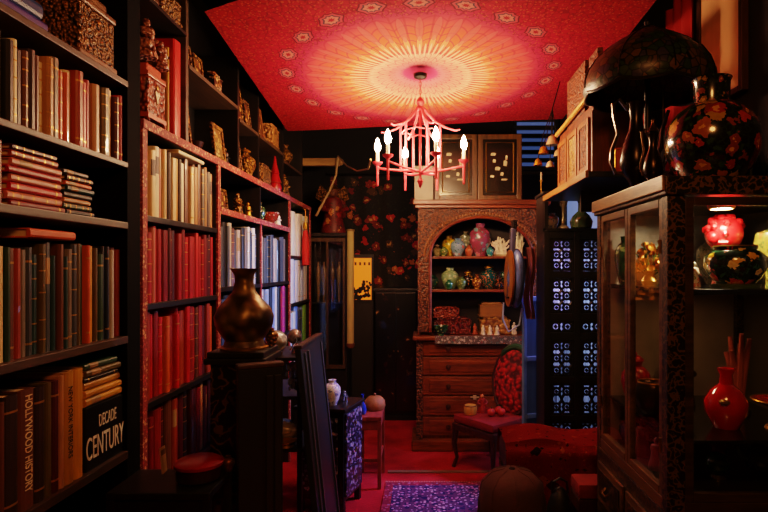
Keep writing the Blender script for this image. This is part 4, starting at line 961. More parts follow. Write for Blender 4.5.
# ------------------------------------------------------------------ bench, pouf, bag, stool
t = thing('upholstered_bench', 'low wooden bench beneath the red kilim at the foot of the carved screen', 'bench', (.84, 3.45, 0))
obj('seat_cushion', MB().box(-.36, .56, -.17, .17, .42, .585, .035), plain('#4a1210', .8), t, True)
obj('seat_frame', MB().box(-.36, .56, -.17, .17, .34, .419, .008), BLACKWOOD, t)
for x in (-.33, .53):
    for y in (-.14, .14): obj('leg', MB().lathe([(0, 0), (.02, 0), (.03, .1), (.02, .2), (.03, .339), (0, .339)], 12, c=(x, y, 0)), BLACKWOOD, t, True)
KIL = kilim_mat('#7c1510', ['#34100c', '#8a2814', '#1c0a0a', '#7a1814', '#96451f'], 9, 11)
def kil(u, v):
    # drape over bench: v from front hem over the seat to the back
    x = -.365+.93*u
    path = [(-.215, .2), (-.205, .40), (-.198, .56), (-.165, .612), (0, .622), (.12, .62), (.165, .612), (.192, .56), (.197, .45)]
    k = v*(len(path)-1); i = min(int(k), len(path)-2); f = k-i
    y = path[i][0]*(1-f)+path[i+1][0]*f; z = path[i][1]*(1-f)+path[i+1][1]*f
    z += .012*math.sin(u*9)*(1 if abs(y) < .17 else .2)+.018*math.exp(-((u-.25)/.15)**2)*(abs(y) < .17)
    if y < -.18: y -= .012*abs(math.sin(u*14))
    return (x, y, z)
o = obj('kilim_throw', MB().grid(kil, 60, 40), KIL, None, True, (.84, 3.45, 0)); tag(o, 'red and black kilim throw draped over the low bench', 'throw')
PF = plain('#4e2c20', .85, var=.35, scale=5, bump=.4, bscale=40)
t = thing('floor_pouf', 'dark brown velvet floor pouf in front of the kilim bench', 'pouf', (.47, 3.0, 0))
prof = [(0, .0), (.15, 0), (.175, .05), (.185, .2), (.183, .38), (.165, .49), (.11, .545), (.04, .565), (0, .565)]
obj('pouf_body', MB().lathe(prof, 32), PF, t, True)
for k in range(8):
    a = 2*PI*k/8; obj('seam', MB().tube([(r*1.005*math.cos(a), r*1.005*math.sin(a), z+.001) for r, z in prof[2:-1]], .002, 5), plain('#4a281c', .85), t, True)
obj('button', MB().sphere((0, 0, .566), .018, 10, .5), plain('#22100c', .8), t, True)
t = thing('black_bag', 'small black leather bag between the brown pouf and the glass cabinet', 'bag', (.69, 2.84, 0))
obj('bag_body', MB().sphere((0, 0, .27), .085, 20, 3.1, sx=.95, sy=.8), plain('#0b0909', .5, bump=.3), t, True)
obj('handle', MB().tube([(-.04, 0, .50), (-.035, 0, .555), (0, 0, .575), (.035, 0, .555), (.04, 0, .50)], .007, 8), plain('#0b0909', .4), t, True)
obj('base', MB().lathe([(0, 0), (.06, 0), (.06, .02), (0, .02)], 16), BLACK, t, True)
t = thing('red_footstool', 'low stool with a red tufted cushion beside the black bag', 'stool', (.885, 2.98, 0))
obj('seat_cushion', MB().box(-.085, .085, -.085, .085, .44, .52, .022), plain('#74120c', .8, var=.5, scale=20), t, True)
obj('seat_frame', MB().box(-.085, .085, -.085, .085, .37, .439, .006), CW, t)
for x in (-.07, .07):
    for y in (-.07, .07): obj('leg', MB().lathe([(0, 0), (.012, 0), (.018, .18), (.012, .369), (0, .369)], 10, c=(x, y, 0)), CW, t, True)

# ------------------------------------------------------------------ fretwork screen cabinet
F = thing('fretwork_cabinet', 'tall black cabinet with pierced fretwork doors lit from behind', 'cabinet', (0, 3.78, 0))
FX = [.83, 1.035, 1.24, 1.445]
def fret(x0, x1, z0, z1, wide=False):
    m = MB(); w = .011; T = (0, .016)
    m.box(x0, x0+w, *T, z0, z1).box(x1-w, x1, *T, z0, z1).box(x0+w, x1-w, *T, z0, z0+w).box(x0+w, x1-w, *T, z1-w, z1)
    W, H = x1-x0, z1-z0
    nx = max(1, round(W/.085)); nz = max(1, round(H/.085)); cw, chh = W/nx, H/nz
    for i in range(nx):
        for j in range(nz):
            cx, cz = x0+(i+.5)*cw, z0+(j+.5)*chh; R = min(cw, chh)*.34
            m.tube([(cx+R*math.cos(a), .008, cz+R*math.sin(a)) for a in [2*PI*k/16 for k in range(16)]], .0095, 5, closed=True)
            for k in range(4):
                a = PI/4+k*PI/2; m.tube([(cx+R*math.cos(a), .008, cz+R*math.sin(a)), (cx+cw*.55*math.copysign(1, math.cos(a)), .008, cz+chh*.55*math.copysign(1, math.sin(a)))], .0105, 5)
            m.box(cx-R*.42, cx+R*.42, .002, .014, cz-R*.42, cz+R*.42, mx=Matrix.Translation((cx, 0, cz)) @ Matrix.Rotation(PI/4, 4, 'Y') @ Matrix.Translation((-cx, 0, -cz)))
            if (i+j) % 2: m.tube([(cx-cw/2, .008, cz), (cx-R, .008, cz)], .007, 5); m.tube([(cx+R, .008, cz), (cx+cw/2, .008, cz)], .007, 5)
    return m
FB = plain('#0a0807', .4)
for i in range(4): obj('stile', MB().box(FX[i]-.02, FX[i]+.02, -.012, .028, .04, 1.90, .003), FB, F)
obj('side_panel', MB().box(.81, .825, .029, .26, .04, 2.15), FB, F); obj('side_panel', MB().box(1.45, 1.465, .029, .26, .04, 2.15), FB, F)
rails = [.04, .10, .46, .545, .60, .92, .98, 1.21, 1.27, 1.35, 1.40, 1.60, 1.65, 1.84]
seg = [(.60, .545+.0), ]
zrow = [(.10, .45, 0), (.50, .60, 1), (.65, .86, 0), (.91, 1.16, 0), (1.21, 1.29, 1), (1.34, 1.58, 0), (1.63, 1.85, 0)]
prev = .04
for (a, bb, wd) in zrow:
    obj('rail', MB().box(FX[0]+.0205, FX[3]-.0205, -.010, .026, prev, a-.0005, .002), FB, F); prev = bb+.0005
    for i in range(3):
        x0, x1 = FX[i]+.02, FX[i+1]-.02
        cx = (x0+x1)/2
        if not wd:
            pad = .012
            obj('fretwork_lattice', fret(x0+pad, x1-pad, a, bb), FB, F)
            obj('muntin', MB().box(x0+.0005, x0+pad, -.004, .02, a, bb).box(x1-pad, x1-.0005, -.004, .02, a, bb), FB, F)
        else:
            obj('fretwork_lattice', fret(x0+.0005, x1-.0005, a, bb), FB, F)
obj('rail', MB().box(FX[0]+.0205, FX[3]-.0205, -.010, .026, prev, 1.90, .002), FB, F)
lm = bpy.data.materials.new('diffuser_cloth'); lm.use_nodes = True; ln = lm.node_tree; ln.nodes.remove(ln.nodes['Principled BSDF'])
t1 = ln.nodes.new('ShaderNodeBsdfTranslucent'); d1 = ln.nodes.new('ShaderNodeBsdfDiffuse'); x1 = ln.nodes.new('ShaderNodeMixShader'); z1n = ln.nodes.new('ShaderNodeTexNoise'); z1n.inputs['Scale'].default_value = 6
r1n = ln.nodes.new('ShaderNodeValToRGB'); r1n.color_ramp.elements[0].color = (.18, .2, .25, 1); r1n.color_ramp.elements[1].color = (.8, .82, .85, 1); r1n.color_ramp.elements[0].position = .35; r1n.color_ramp.elements[1].position = .65
ln.links.new(z1n.outputs['Fac'], r1n.inputs[0]); ln.links.new(r1n.outputs[0], t1.inputs[0]); ln.links.new(r1n.outputs[0], d1.inputs[0]); x1.inputs[0].default_value = .7
ln.links.new(d1.outputs[0], x1.inputs[1]); ln.links.new(t1.outputs[0], x1.inputs[2]); ln.links.new(x1.outputs[0], ln.nodes['Material Output'].inputs[0])
obj('added_diffuser', MB().grid(lambda u, v: (.8265+.622*u, .24+.006*math.sin(u*40), .06+1.83*v), 40, 4), lm, F, True)  # added translucent sheet, catches the backlight behind the fretwork
obj('shelf', MB().box(.8255, 1.4495, -.015, .26, 1.9005, 1.92, .002), FB, F)
obj('top', MB().box(.80, 1.475, -.02, .27, 2.1505, 2.172, .004), FB, F)
obj('stile', MB().box(.812, .836, -.012, .0285, 1.9205, 2.15), FB, F)
obj('base', MB().box(.80, 1.475, -.02, .27, 0, .0395), FB, F)
gB = None
pot('ginger_jar', 'small blue and white jar in the top bay of the fretwork cabinet', 'jar', (.885, 3.86, 1.9205), .11, P_JAR, BLUEWHITE, w=1.0)
t = thing('candlestick', 'pale silver candlestick in the top bay of the fretwork cabinet', 'candlestick', (.96, 3.85, 1.9205))
obj('stem', MB().lathe([(0, 0), (.04, 0), (.035, .015), (.012, .03), (.018, .06), (.01, .08), (.014, .15), (.026, .165), (.028, .175), (0, .175)], 16), plain('#a89a78', .3, .6), t, True)
obj('drip_cup', MB().lathe([(.012, .1755), (.03, .18), (.032, .19), (.012, .186)], 16), plain('#a89a78', .3, .6), t, True)
pot('green_bottle', 'green glazed bottle vase in the top bay of the fretwork cabinet', 'bottle', (1.09, 3.87, 1.9205), .21, P_BOTTLE, plain('#3a4a30', .2, coat=.5), w=1.25)
pot('amber_bottle', 'brown bottle vase furthest along the top bay of the fretwork cabinet', 'bottle', (1.26, 3.87, 1.9205), .19, P_BOTTLE, plain('#6a3a1a', .25, coat=.5), w=.9)

# ------------------------------------------------------------------ wall shelf and carved cabinet above
t = thing('wall_shelf', 'deep dark wall shelf with pale edge above the glass cabinet', 'shelf', (0, 0, 2.095))
obj('board', MB().box(.80, 1.548, 2.72, 3.70, 0, .03, .004), plain('#12141c', .4), t)
obj('shelf_edge', MB().box(.785, .7995, 2.72, 3.70, -.002, .034, .003), wood('#6a3a18', '#a87038', 6, .4, 1), t)
obj('bracket', MB().box(.9, 1.548, 3.2, 3.23, -.12, -.0005), BLACKWOOD, t)
CARVO = carved('#3a1406', '#9a4a18', 80, .5)
K = thing('carved_wall_cabinet', 'carved orange-brown wooden cabinet with small panel doors on the wall shelf', 'cabinet', (0, 0, 2.1255))
obj('cabinet_body', MB().box(.86, 1.1, 2.86, 3.56, 0, .34, .005), wood('#3a1406', '#7a3412'), K)
for i in range(3):
    y0 = 2.885+i*.225
    d = obj('door', MB().box(.845, .8595, y0, y0+.03, .03, .31, .003).box(.845, .8595, y0+.17, y0+.2, .03, .31, .003).box(.845, .8595, y0+.0305, y0+.1695, .03, .06, .003).box(.845, .8595, y0+.0305, y0+.1695, .28, .31, .003), wood('#5a280c', '#a05a22'), K)
    obj('carved_panel', MB().box(.852, .8595, y0+.031, y0+.169, .061, .279), CARVO if i != 1 else carved('#6a3a10', '#c08a40', 70), d)
obj('gilt_rail', MB().tube([(.85, 2.84, .42), (.85, 3.2, .40), (.85, 3.58, .38)], .014, 8), plain('#c89048', .4, .4), K, True)
obj('gallery_board', MB().box(.865, 1.1, 2.86, 3.56, .3405, .37, .004), wood('#3a1406', '#7a3412'), K)
obj('tall_panel', MB().box(.87, .90, 3.02, 3.40, .3705, .66, .005), CARVO, K)
obj('tall_panel', MB().box(.87, .90, 2.80, 2.95, .3705, .64, .005), CARVO, K)
t = thing('wall_plaque', 'small square red and gold plaque on the wall shelf beside the carved cabinet', 'plaque', (1.0, 2.79, 2.1255), (0, 0, -.5))
obj('plaque', MB().box(-.045, .045, -.01, .01, 0, .13, .004), plain('#b04018', .5), t); obj('gilt_border', MB().tube([(-.04, -.011, .01), (.04, -.011, .01), (.04, -.011, .12), (-.04, -.011, .12)], .004, 6, closed=True), GOLD, t)
# gold ornaments cluster at the end of shelf
t = thing('bell_cluster', 'cluster of glinting gold bells hanging at the far end of the wall shelf', 'ornament', (.84, 3.66, 2.40))
for k, (x, y, z, r) in enumerate(((0, 0, .06, .045), (-.06, -.01, .0, .035), (.03, -.03, -.02, .03), (-.09, .02, -.07, .03), (-.02, -.02, -.09, .028))):
    obj('bell', MB().lathe([(0, 0), (r, 0), (r*.85, r*.5), (r*.6, r*1.2), (r*.2, r*1.5), (0, r*1.55)], 14, c=(x, y, z)), GOLD if k % 2 else plain('#c8b088', .3, .6), t, True)
hw = MB().tube([(0, 0, .12), (.0, 0, .3), (.05, .0, .48)], .004, 6)
for x, y, z in ((-.06, -.01, .053), (.03, -.03, .024), (-.09, .02, -.025), (-.02, -.02, -.048)): hw.tube([(x, y, z), (x*.6, y, .14), (0, 0, .3)], .003, 5)
obj('hanging_wire', hw, DARKIRON, t)

# ------------------------------------------------------------------ hanging instrument, scarf, blue screen
BLUEP = plain('#3a506e', .6, var=.55, scale=4, stretch=(6, 1, .5))
t = thing('blue_screen', 'blue painted wooden folding screen leaf behind the kilim bench', 'screen', (.845, 4.2, 0), .38)
obj('board', MB().box(-.09, .12, 0, .02, .05, 1.42), BLUEP, t)
for x0, x1 in ((-.115, -.0905), (.1205, .145)): obj('stile', MB().box(x0, x1, -.006, .026, 0, 1.45, .003), plain('#58769c', .55, var=.5), t)
for z in (.44, .52, .95, 1.40): obj('rail', MB().box(-.09, .12, -.012, -.0005, z, z+.035, .003), plain('#58769c', .55, var=.5), t)
t = thing('stringed_instrument', 'brown bowed lute with blue light painted on ribs hanging in front of the secretary', 'instrument', (.655, 4.0, 1.575), (0, .10, -1.42))
bw = MB().sphere((0, 0, 0), .12, 24, 1.8, sy=.5)
obj('bowl_body', bw, wood('#2a2440', '#5a74b0', 5, .25), t, True)  # blue window light put into the rib wood colours
obj('soundboard', MB().prism([(.107*math.cos(a), .205*math.sin(a)) for a in [2*PI*k/36 for k in range(36)]], .03, .045, mx=frame4((1, 0, 0), (0, 0, 1), (0, -1, 0)) @ Matrix.Translation((0, 0, .012))), wood('#4a2810', '#8a5426', 5, .35), t)
obj('neck', MB().box(-.022, .022, -.045, -.015, .17, .36, .005), plain('#4a4a66', .35), t)
hd = obj('pegbox', MB().box(-.026, .026, -.04, -.01, .3605, .42, .005), BLACKWOOD, t)
for k in range(4): obj('peg', MB().tube([(-.045, -.025, .37+k*.012), (.045, -.025, .37+k*.012)], .004, 6), BLACKWOOD, hd)
st = MB()
for k in range(4): st.tube([(-.012+k*.008, -.062, -.13), (-.012+k*.008, -.05, .36)], .001, 4)
obj('string', st, SILVER, t); obj('bridge', MB().box(-.035, .035, -.07, -.0575, -.14, -.128), BLACKWOOD, t)
o = obj('hanging_strap', MB().tube([(.57, 4.02, 1.40), (.56, 4.0, 1.28), (.60, 3.99, 1.19), (.68, 4.0, 1.24), (.70, 4.0, 1.36)], .007, 7), plain('#8a98b8', .4, .4), None, True); tag(o, 'silvery looped strap dangling below the hanging lute', 'strap')
def scarf(u, v): return (.725+.07*u+.012*math.sin(v*7), 4.02+.02*math.sin(u*9), 1.80-.52*v)
o = obj('hanging_scarf', MB().grid(scarf, 12, 24), plain('#6a3a34', .8, var=.5, scale=12), None, True); tag(o, 'faded rose brown scarf hanging between the lute and fretwork cabinet', 'scarf')

# ------------------------------------------------------------------ glass cabinet (vitrine)
V = thing('glass_cabinet', 'large black and gold lacquer display cabinet with glass front and side doors', 'cabinet', (0, 0, 0))
VX0, VX1, VY0, VY1 = .83, 1.53, 1.90, 2.68
VG = scrollwork('#0e0805', '#5c4018', 38, .045)
RAILW = wood('#24150a', '#664620', 6, .35, 1)
RAILX = wood('#1c1008', '#46301a', 6, .35, 0)
obj('corner_post', MB().box(VX0, VX0+.062, VY0, VY0+.05, .80, 1.90, .004), VG, V)
obj('corner_post', MB().box(VX0, VX0+.05, VY1-.05, VY1, .80, 1.90, .004), VG, V)
obj('corner_post', MB().box(VX1-.05, VX1, VY0, VY0+.05, .80, 1.90, .004), VG, V)
obj('corner_post', MB().box(VX1-.05, VX1, VY1-.05, VY1, .80, 1.90, .004), VG, V)
obj('top', MB().box(VX0-.012, VX1+.012, VY0-.012, VY1+.012, 1.9005, 1.965, .006), VG, V)
obj('top_rail', MB().box(VX0-.022, VX0-.0125, VY0-.01, VY1+.012, 1.915, 1.968, .004), wood('#3a2410', '#8a6434', 6, .35, 1), V)
obj('back_panel', MB().box(VX0+.051, VX1-.051, VY1-.02, VY1-.008, .80, 1.90), plain('#a09a8c', .3, .1), V)
obj('end_panel', MB().box(VX1-.02, VX1-.008, VY0+.051, VY1-.051, .80, 1.90), plain('#6a5f50', .35, .3), V)
GL = glass()
# side doors (x = VX0)
yd = [(VY0+.051, 2.285), (2.29, VY1-.051)]
for y0, y1 in yd:
    k = .028
    d = obj('door', MB().box(VX0+.004, VX0+.028, y0, y0+k, .845, 1.895, .003).box(VX0+.004, VX0+.028, y1-k, y1, .845, 1.895, .003).box(VX0+.002, VX0+.028, y0+k, y1-k, 1.865, 1.895, .003).box(VX0+.002, VX0+.028, y0+k, y1-k, .845, .875, .003), RAILW, V)
    obj('door_glass', MB().box(VX0+.014, VX0+.018, y0+k, y1-k, .875, 1.865), GL, d)
    for z in (1.0, 1.7): obj('hinge', MB().tube([(VX0+.0005, y0+.008 if y0 < 2.2 else y1-.008, z), (VX0+.0005, y0+.008 if y0 < 2.2 else y1-.008, z+.05)], .006, 8), BRASS, d)
# front door
k = .03; fx0, fx1 = VX0+.063, VX1-.051
d = obj('door', MB().box(fx0, fx0+k, VY0+.004, VY0+.028, .845, 1.895, .003).box(fx1-k, fx1, VY0+.004, VY0+.028, .845, 1.895, .003).box(fx0+k, fx1-k, VY0+.004, VY0+.028, 1.865, 1.895, .003).box(fx0+k, fx1-k, VY0+.004, VY0+.028, .845, .875, .003), RAILX, V)
obj('door_glass', MB().box(fx0+k, fx1-k, VY0+.014, VY0+.018, .875, 1.865), GL, d)
obj('shelf', MB().box(VX0+.055, VX1-.055, VY0+.055, VY1-.03, 1.555, 1.575, .002), plain('#0c0a08', .25, coat=.5), V)
obj('shelf', MB().box(VX0+.055, VX1-.055, VY0+.055, VY1-.03, 1.03, 1.042, .002), plain('#0c0a08', .25, coat=.5), V)
obj('base_cabinet', MB().box(VX0, VX1, VY0, VY1, .06, .80, .006), VG, V)
obj('floor_board', MB().box(VX0+.03, VX1-.03, VY0+.03, VY1-.03, .8005, .835), BLACKWOOD, V)
obj('lower_rail', MB().box(VX0+.001, VX0+.028, VY0+.051, VY1-.051, .8005, .8445, .003), RAILW, V)
obj('lower_rail', MB().box(VX0+.063, VX1-.051, VY0+.002, VY0+.028, .8005, .8445, .003), RAILX, V)
for y0, y1 in ((VY0+.05, 2.27), (2.31, VY1-.05)):
    dr = obj('drawer', MB().box(VX0-.012, VX0-.0005, y0, y1, .56, .74, .004), RAILW, V); obj('drawer_panel', MB().box(VX0-.016, VX0-.0125, y0+.03, y1-.03, .59, .71), FLAC, dr)
    obj('drawer_pull', MB().tube([(VX0-.017, (y0+y1)/2-.03, .66), (VX0-.035, (y0+y1)/2-.02, .64), (VX0-.035, (y0+y1)/2+.02, .64), (VX0-.017, (y0+y1)/2+.03, .66)], .004, 6), BRASS, dr)
obj('base', MB().box(VX0-.01, VX1+.01, VY0-.01, VY1+.01, 0, .0595, .006), BLACKWOOD, V)
lf = obj('light_fitting', MB().lathe([(0, 0), (.045, 0), (.05, -.012), (.045, -.02), (.04, -.02), (.04, -.006), (0, -.006)], 24, c=(1.16, 2.17, 1.8995)), BRASS, V, True)
obj('lamp_lens', MB().lathe([(0, -.0065), (.038, -.0065), (.038, -.016), (0, -.018)], 24, c=(1.16, 2.17, 1.8995)), emit('#ffe0b4', 170), lf, True)
added_lamp = obj('light_fitting', MB().lathe([(0, 0), (.028, 0), (.03, -.008), (.024, -.012), (.022, -.004), (0, -.004)], 20, c=(1.12, 2.34, 1.5545)), BRASS, V, True)  # added second lamp, brightens the things under the upper shelf
obj('lamp_lens', MB().lathe([(0, -.0045), (.021, -.0045), (.021, -.009), (0, -.010)], 20, c=(1.12, 2.34, 1.5545)), emit('#ffb870', 40), added_lamp, True)
# contents of glass cabinet
zs = 1.5755
BFL = floral('#0a0706', ['#94281a', '#a07a28', '#985228', '#a83426', '#7a3018'], 17, .46, .16, '#27401c', .6, .3)
t = thing('floral_bowl', 'squat black bowl painted with red and yellow flowers on glass cabinet shelf', 'bowl', (1.185, 2.12, zs))
obj('body', MB().lathe([(0, .016), (.065, .016), (.085, .035), (.11, .08), (.108, .115), (.085, .14), (.075, .145), (.078, .155), (.066, .155), (0, .09)], 32), floral('#0c0806', ['#d8a030', '#c83a2a', '#e0c070'], 20, .36, .15, '#2a5a3a', .6, .26), t, True)
obj('foot_ring', MB().lathe([(0, 0), (.085, 0), (.088, .012), (.06, .0158), (0, .0158)], 28), plain('#3a4a20', .4), t, True)
obj('rim_band', MB().tube([(.073*math.cos(a), .073*math.sin(a), .157) for a in [2*PI*k/28 for k in range(28)]], .004, 6, closed=True), GOLD, t, True)
t = thing('head_ornament', 'bright red carved head ornament behind the squat floral bowl', 'ornament', (1.255, 2.33, zs))
hm = MB().sphere((0, 0, .22), .075, 24, 1.02)
for k in range(30):
    a = random.random()*6.28; p = random.uniform(.1, 1.3); hm.sphere((.072*math.cos(a)*math.cos(p), .072*math.sin(a)*math.cos(p), .22+.074*math.sin(p)), .016, 8)
obj('head', hm, plain('#e01f24', .25, coat=.5, var=.2), t, True)
obj('face', MB().sphere((-.06, -.03, .20), .028, 12).sphere((-.03, -.066, .215), .014, 8).tube([(-.05, -.05, .18), (-.02, -.07, .178)], .008, 6), plain('#c8171c', .3, coat=.4), t, True)
obj('neck_stand', MB().lathe([(0, 0), (.05, 0), (.045, .02), (.03, .05), (.032, .15), (0, .152)], 16), REDLAC, t, True)
pot('tall_vase', 'tall gold and green vase at the edge of the glass cabinet shelf', 'vase', (1.415, 2.22, zs), .26, P_MEI, floral('#8a7a34', ['#3a5a2a', '#d8c878', '#a04a2a', '#e0d8a0'], 22, .36), w=1.0)
pot('ginger_jar', 'pale jar with orange flowers behind the red head', 'jar', (1.10, 2.54, zs), .2, P_JAR, floral('#c8b890', ['#c86a2a', '#3a6a4a', '#a83a2a'], 26, .34), w=.9)
pot('ginger_jar', 'grey crackled jar at the back of the glass cabinet shelf', 'jar', (1.33, 2.53, zs), .23, P_JAR, floral('#a8a088', ['#5a6a5a', '#d8d0b8'], 30, .34), w=.9)
figurine('porcelain_figurine', 'small red and white porcelain figurine beside the floral bowl', 'figurine', (1.045, 2.16, zs), .1, floral('#c8bca8', ['#b02a1c', '#3a6a3a'], 40, .36))
# gilt flowers seen through the side door
t = thing('gilt_bouquet', 'sprawling gold and copper metal bouquet on the side shelf of glass cabinet', 'bouquet', (.955, 2.36, zs))
mm = MB()
for k in range(46):
    a = random.random()*6.28; r = random.uniform(.01, .075); z = random.uniform(.05, .17)
    x, y = r*math.cos(a), r*math.sin(a)
    mm.lathe([(0, 0), (.012, .004), (.017, .013), (.01, .008), (0, .007)], 7, mx=Matrix.Translation((x, y, z)) @ Matrix.Rotation(random.uniform(-1.2, 1.2), 4, 'X') @ Matrix.Rotation(random.uniform(-1.2, 1.2), 4, 'Y'))
obj('flowers', mm, plain('#d88a38', .3, .7, var=.5, scale=30), t)
lv = MB()
for k in range(24):
    a = random.random()*6.28; r = random.uniform(.03, .085); z = random.uniform(.06, .2)
    lv.tube([(.01*math.cos(a), .01*math.sin(a), .04), (r*.6*math.cos(a), r*.6*math.sin(a), z*.8), (r*math.cos(a), r*math.sin(a), z)], [.002, .004, .001], 5)
obj('leaves', lv, plain('#4a5a20', .4, .3), t)
obj('vase', MB().lathe([(0, 0), (.03, 0), (.036, .02), (.02, .045), (.026, .06), (0, .055)], 16), BRASS, t, True)
pot('green_glass_jar', 'small green jar behind the gold bouquet', 'jar', (.925, 2.565, zs), .22, P_JAR, floral('#2a4a2a', ['#9ab070', '#c8d8a0'], 30, .3), w=.5)
# lower shelf
zl = 1.0425
t = thing('red_vase', 'glossy red bottle vase on the lower glass cabinet shelf', 'vase', (1.15, 2.12, zl))
obj('body', MB().lathe([(0, 0), (.045, 0), (.05, .01), (.075, .06), (.078, .1), (.055, .14), (.026, .165), (.022, .2), (.034, .225), (.028, .225), (0, .19)], 32), plain('#a80e10', .12, coat=.8, var=.2), t, True)
obj('applied_leaf', MB().sphere((-.04, -.062, .11), .02, 10, .5), plain('#8a6a2a', .3, .5), t, True)
t = thing('coral_figure', 'pale pink branching coral figure behind the red bottle vase', 'ornament', (1.32, 2.34, zl))
m = MB()
for k in range(7):
    a = k*.9; m.tube([(0, 0, .02), (.02*math.cos(a), .02*math.sin(a), .16), (.045*math.cos(a), .045*math.sin(a), random.uniform(.24, .34))], [.02, .016, .009], 8)
obj('branches', m, plain('#a05a4a', .5, var=.3), t, True); obj('plinth', MB().lathe([(0, 0), (.05, 0), (.045, .02), (0, .022)], 16), BLACKWOOD, t, True)
t = thing('gilt_dish', 'shallow red dish with gold rim standing on lower cabinet shelf', 'dish', (1.335, 2.1, zl))
obj('dish', MB().lathe([(0, .08), (.03, .08), (.09, .105), (.085, .108), (0, .088)], 28), plain('#9a1a10', .2, coat=.6), t, True); obj('gilt_foot', MB().lathe([(0, 0), (.045, 0), (.04, .01), (.014, .03), (.014, .07), (.03, .0795), (0, .0795)], 20), GOLD, t, True)
obj('rim_band', MB().tube([(.088*math.cos(a), .088*math.sin(a), .108) for a in [2*PI*k/28 for k in range(28)]], .004, 6, closed=True), GOLD, t, True)
t = thing('metal_bowl', 'round bronze bowl with gold rim on the lower side shelf', 'bowl', (.945, 2.3, zl))
obj('body', MB().lathe([(0, 0), (.035, 0), (.06, .03), (.072, .08), (.066, .12), (.058, .135), (.052, .13), (0, .06)], 28), plain('#4a3018', .3, .6), t, True); obj('rim_band', MB().tube([(.058*math.cos(a), .058*math.sin(a), .135) for a in [2*PI*k/24 for k in range(24)]], .005, 6, closed=True), GOLD, t, True)
pot('red_bowl', 'dark red covered bowl hanging shelf-high behind the bronze bowl', 'bowl', (.95, 2.5, zl), .19, P_JAR, REDLAC, w=.8, lid=REDLAC)['label'] = 'dark red covered jar behind the bronze bowl'
figurine('seated_figurine', 'dark bronze figurine at the back of the lower cabinet shelf', 'figurine', (1.13, 2.5, zl), .3, plain('#3a2412', .35, .5))
# bottom
zf = .8355
pot('red_bowl', 'glossy scarlet bowl on the cabinet floor behind the green ball', 'bowl', (1.295, 2.45, zf), .11, [(r*.75, z) for r, z in P_BOWL], plain('#c01812', .12, coat=.8))
t = thing('green_glass_ball', 'shiny green glass ball on the floor of the glass cabinet', 'ornament', (1.14, 2.16, zf))
obj('ball', MB().sphere((0, 0, .055), .043, 24), plain('#1a5a20', .08, coat=1), t, True); obj('ring_base', MB().lathe([(.014, 0), (.03, 0), (.026, .014), (.018, .016)], 18), BRASS, t, True)
t = thing('glass_teapot', 'grey glass teapot on the floor of the glass cabinet', 'teapot', (1.33, 2.2, zf))
obj('body', MB().sphere((0, 0, .06), .06, 20, .95), plain('#4a5048', .12, .3, coat=.6), t, True); obj('spout', MB().tube([(-.05, 0, .06), (-.085, 0, .08), (-.095, 0, .11)], [.014, .01, .007], 8), plain('#4a5048', .12, .3), t, True)
obj('handle', MB().tube([(.05, 0, .09), (.09, 0, .09), (.09, 0, .04), (.052, 0, .04)], .006, 8), plain('#4a5048', .12, .3), t, True); obj('lid', MB().lathe([(0, .118), (.025, .1175), (.02, .126), (.006, .132), (.008, .142), (0, .146)], 16), plain('#4a5048', .12, .3), t, True)
figurine('porcelain_figurine', 'pale violet figurine on the cabinet floor behind the side glass', 'figurine', (.94, 2.25, zf), .13, plain('#8a5a6a', .35, coat=.4))
figurine('porcelain_figurine', 'brown robed figurine on the cabinet floor behind the side glass', 'figurine', (.95, 2.42, zf), .16, plain('#5a2a18', .4))
pot('ginger_jar', 'small blue jar on the cabinet floor at the far side corner', 'jar', (.95, 2.57, zf), .12, P_JAR, plain('#2a4a8a', .2, coat=.5))

# ------------------------------------------------------------------ on top of the glass cabinet
zT = 1.9655
t = thing('floral_jar', 'big round black jar painted with red flowers on top of glass cabinet', 'jar', (1.085, 2.10, zT))
obj('body', MB().lathe([(0, 0), (.09, .0), (.1, .012), (.135, .055), (.16, .115), (.166, .165), (.155, .225), (.125, .27), (.085, .298), (.066, .303), (0, .303)], 40), BFL, t, True)
obj('neck', MB().lathe([(0, .3035), (.064, .3035), (.062, .32), (.064, .385), (.07, .398), (.058, .398), (.05, .33), (0, .33)], 32), floral('#0a0706', ['#7a3a1a', '#8a6a2a', '#a83a2a'], 34, .34, .2, '#2a3a1a', .5), t, True)
# ewer
EW = plain('#1c0e0a', .25, .6, var=.4)
def ewer(name, label, loc, s, m, hm, rot):
    t = thing(name, label, 'ewer', loc, rot)
    obj('body', MB().lathe([(r*s, z*s) for r, z in [(0, 0), (.05, 0), (.052, .015), (.025, .04), (.03, .06), (.06, .1), (.07, .15), (.055, .22), (.032, .28), (.026, .33), (.034, .38), (.04, .4), (.034, .4), (0, .34)]], 28), m, t, True)
    obj('handle', MB().tube([(s*x, 0, s*z) for x, z in ((.035, .37), (.07, .42), (.095, .40), (.09, .34), (.075, .27), (.10, .2), (.105, .15), (.085, .1), (.055, .1))], [s*q for q in (.007, .009, .009, .008, .008, .008, .008, .008, .007)], 8), hm, t, True)
    obj('spout', MB().tube([(-s*.06, 0, s*.15), (-s*.1, 0, s*.2), (-s*.105, 0, s*.28), (-s*.13, 0, s*.36)], [s*.018, s*.013, s*.009, s*.007], 8), m, t, True)
    return t
ewer('tall_ewer', 'tall dark ewer with curling silver handle on the edge of glass cabinet', (.925, 2.43, zT), 1.02, EW, plain('#7a6a60', .25, .9), PI-.2)
t = ewer('small_coffee_pot', 'small dark metal coffee pot between tall ewer and round floral jar', (.925, 2.25, zT), .58, plain('#2a1c14', .25, .8), plain('#8a6a44', .25, .9), PI+.3)
obj('lid', MB().lathe([(0, .235), (.024, .235), (.014, .255), (.006, .275), (.008, .285), (0, .295)], 14), plain('#6a4a2a', .25, .9), t, True)
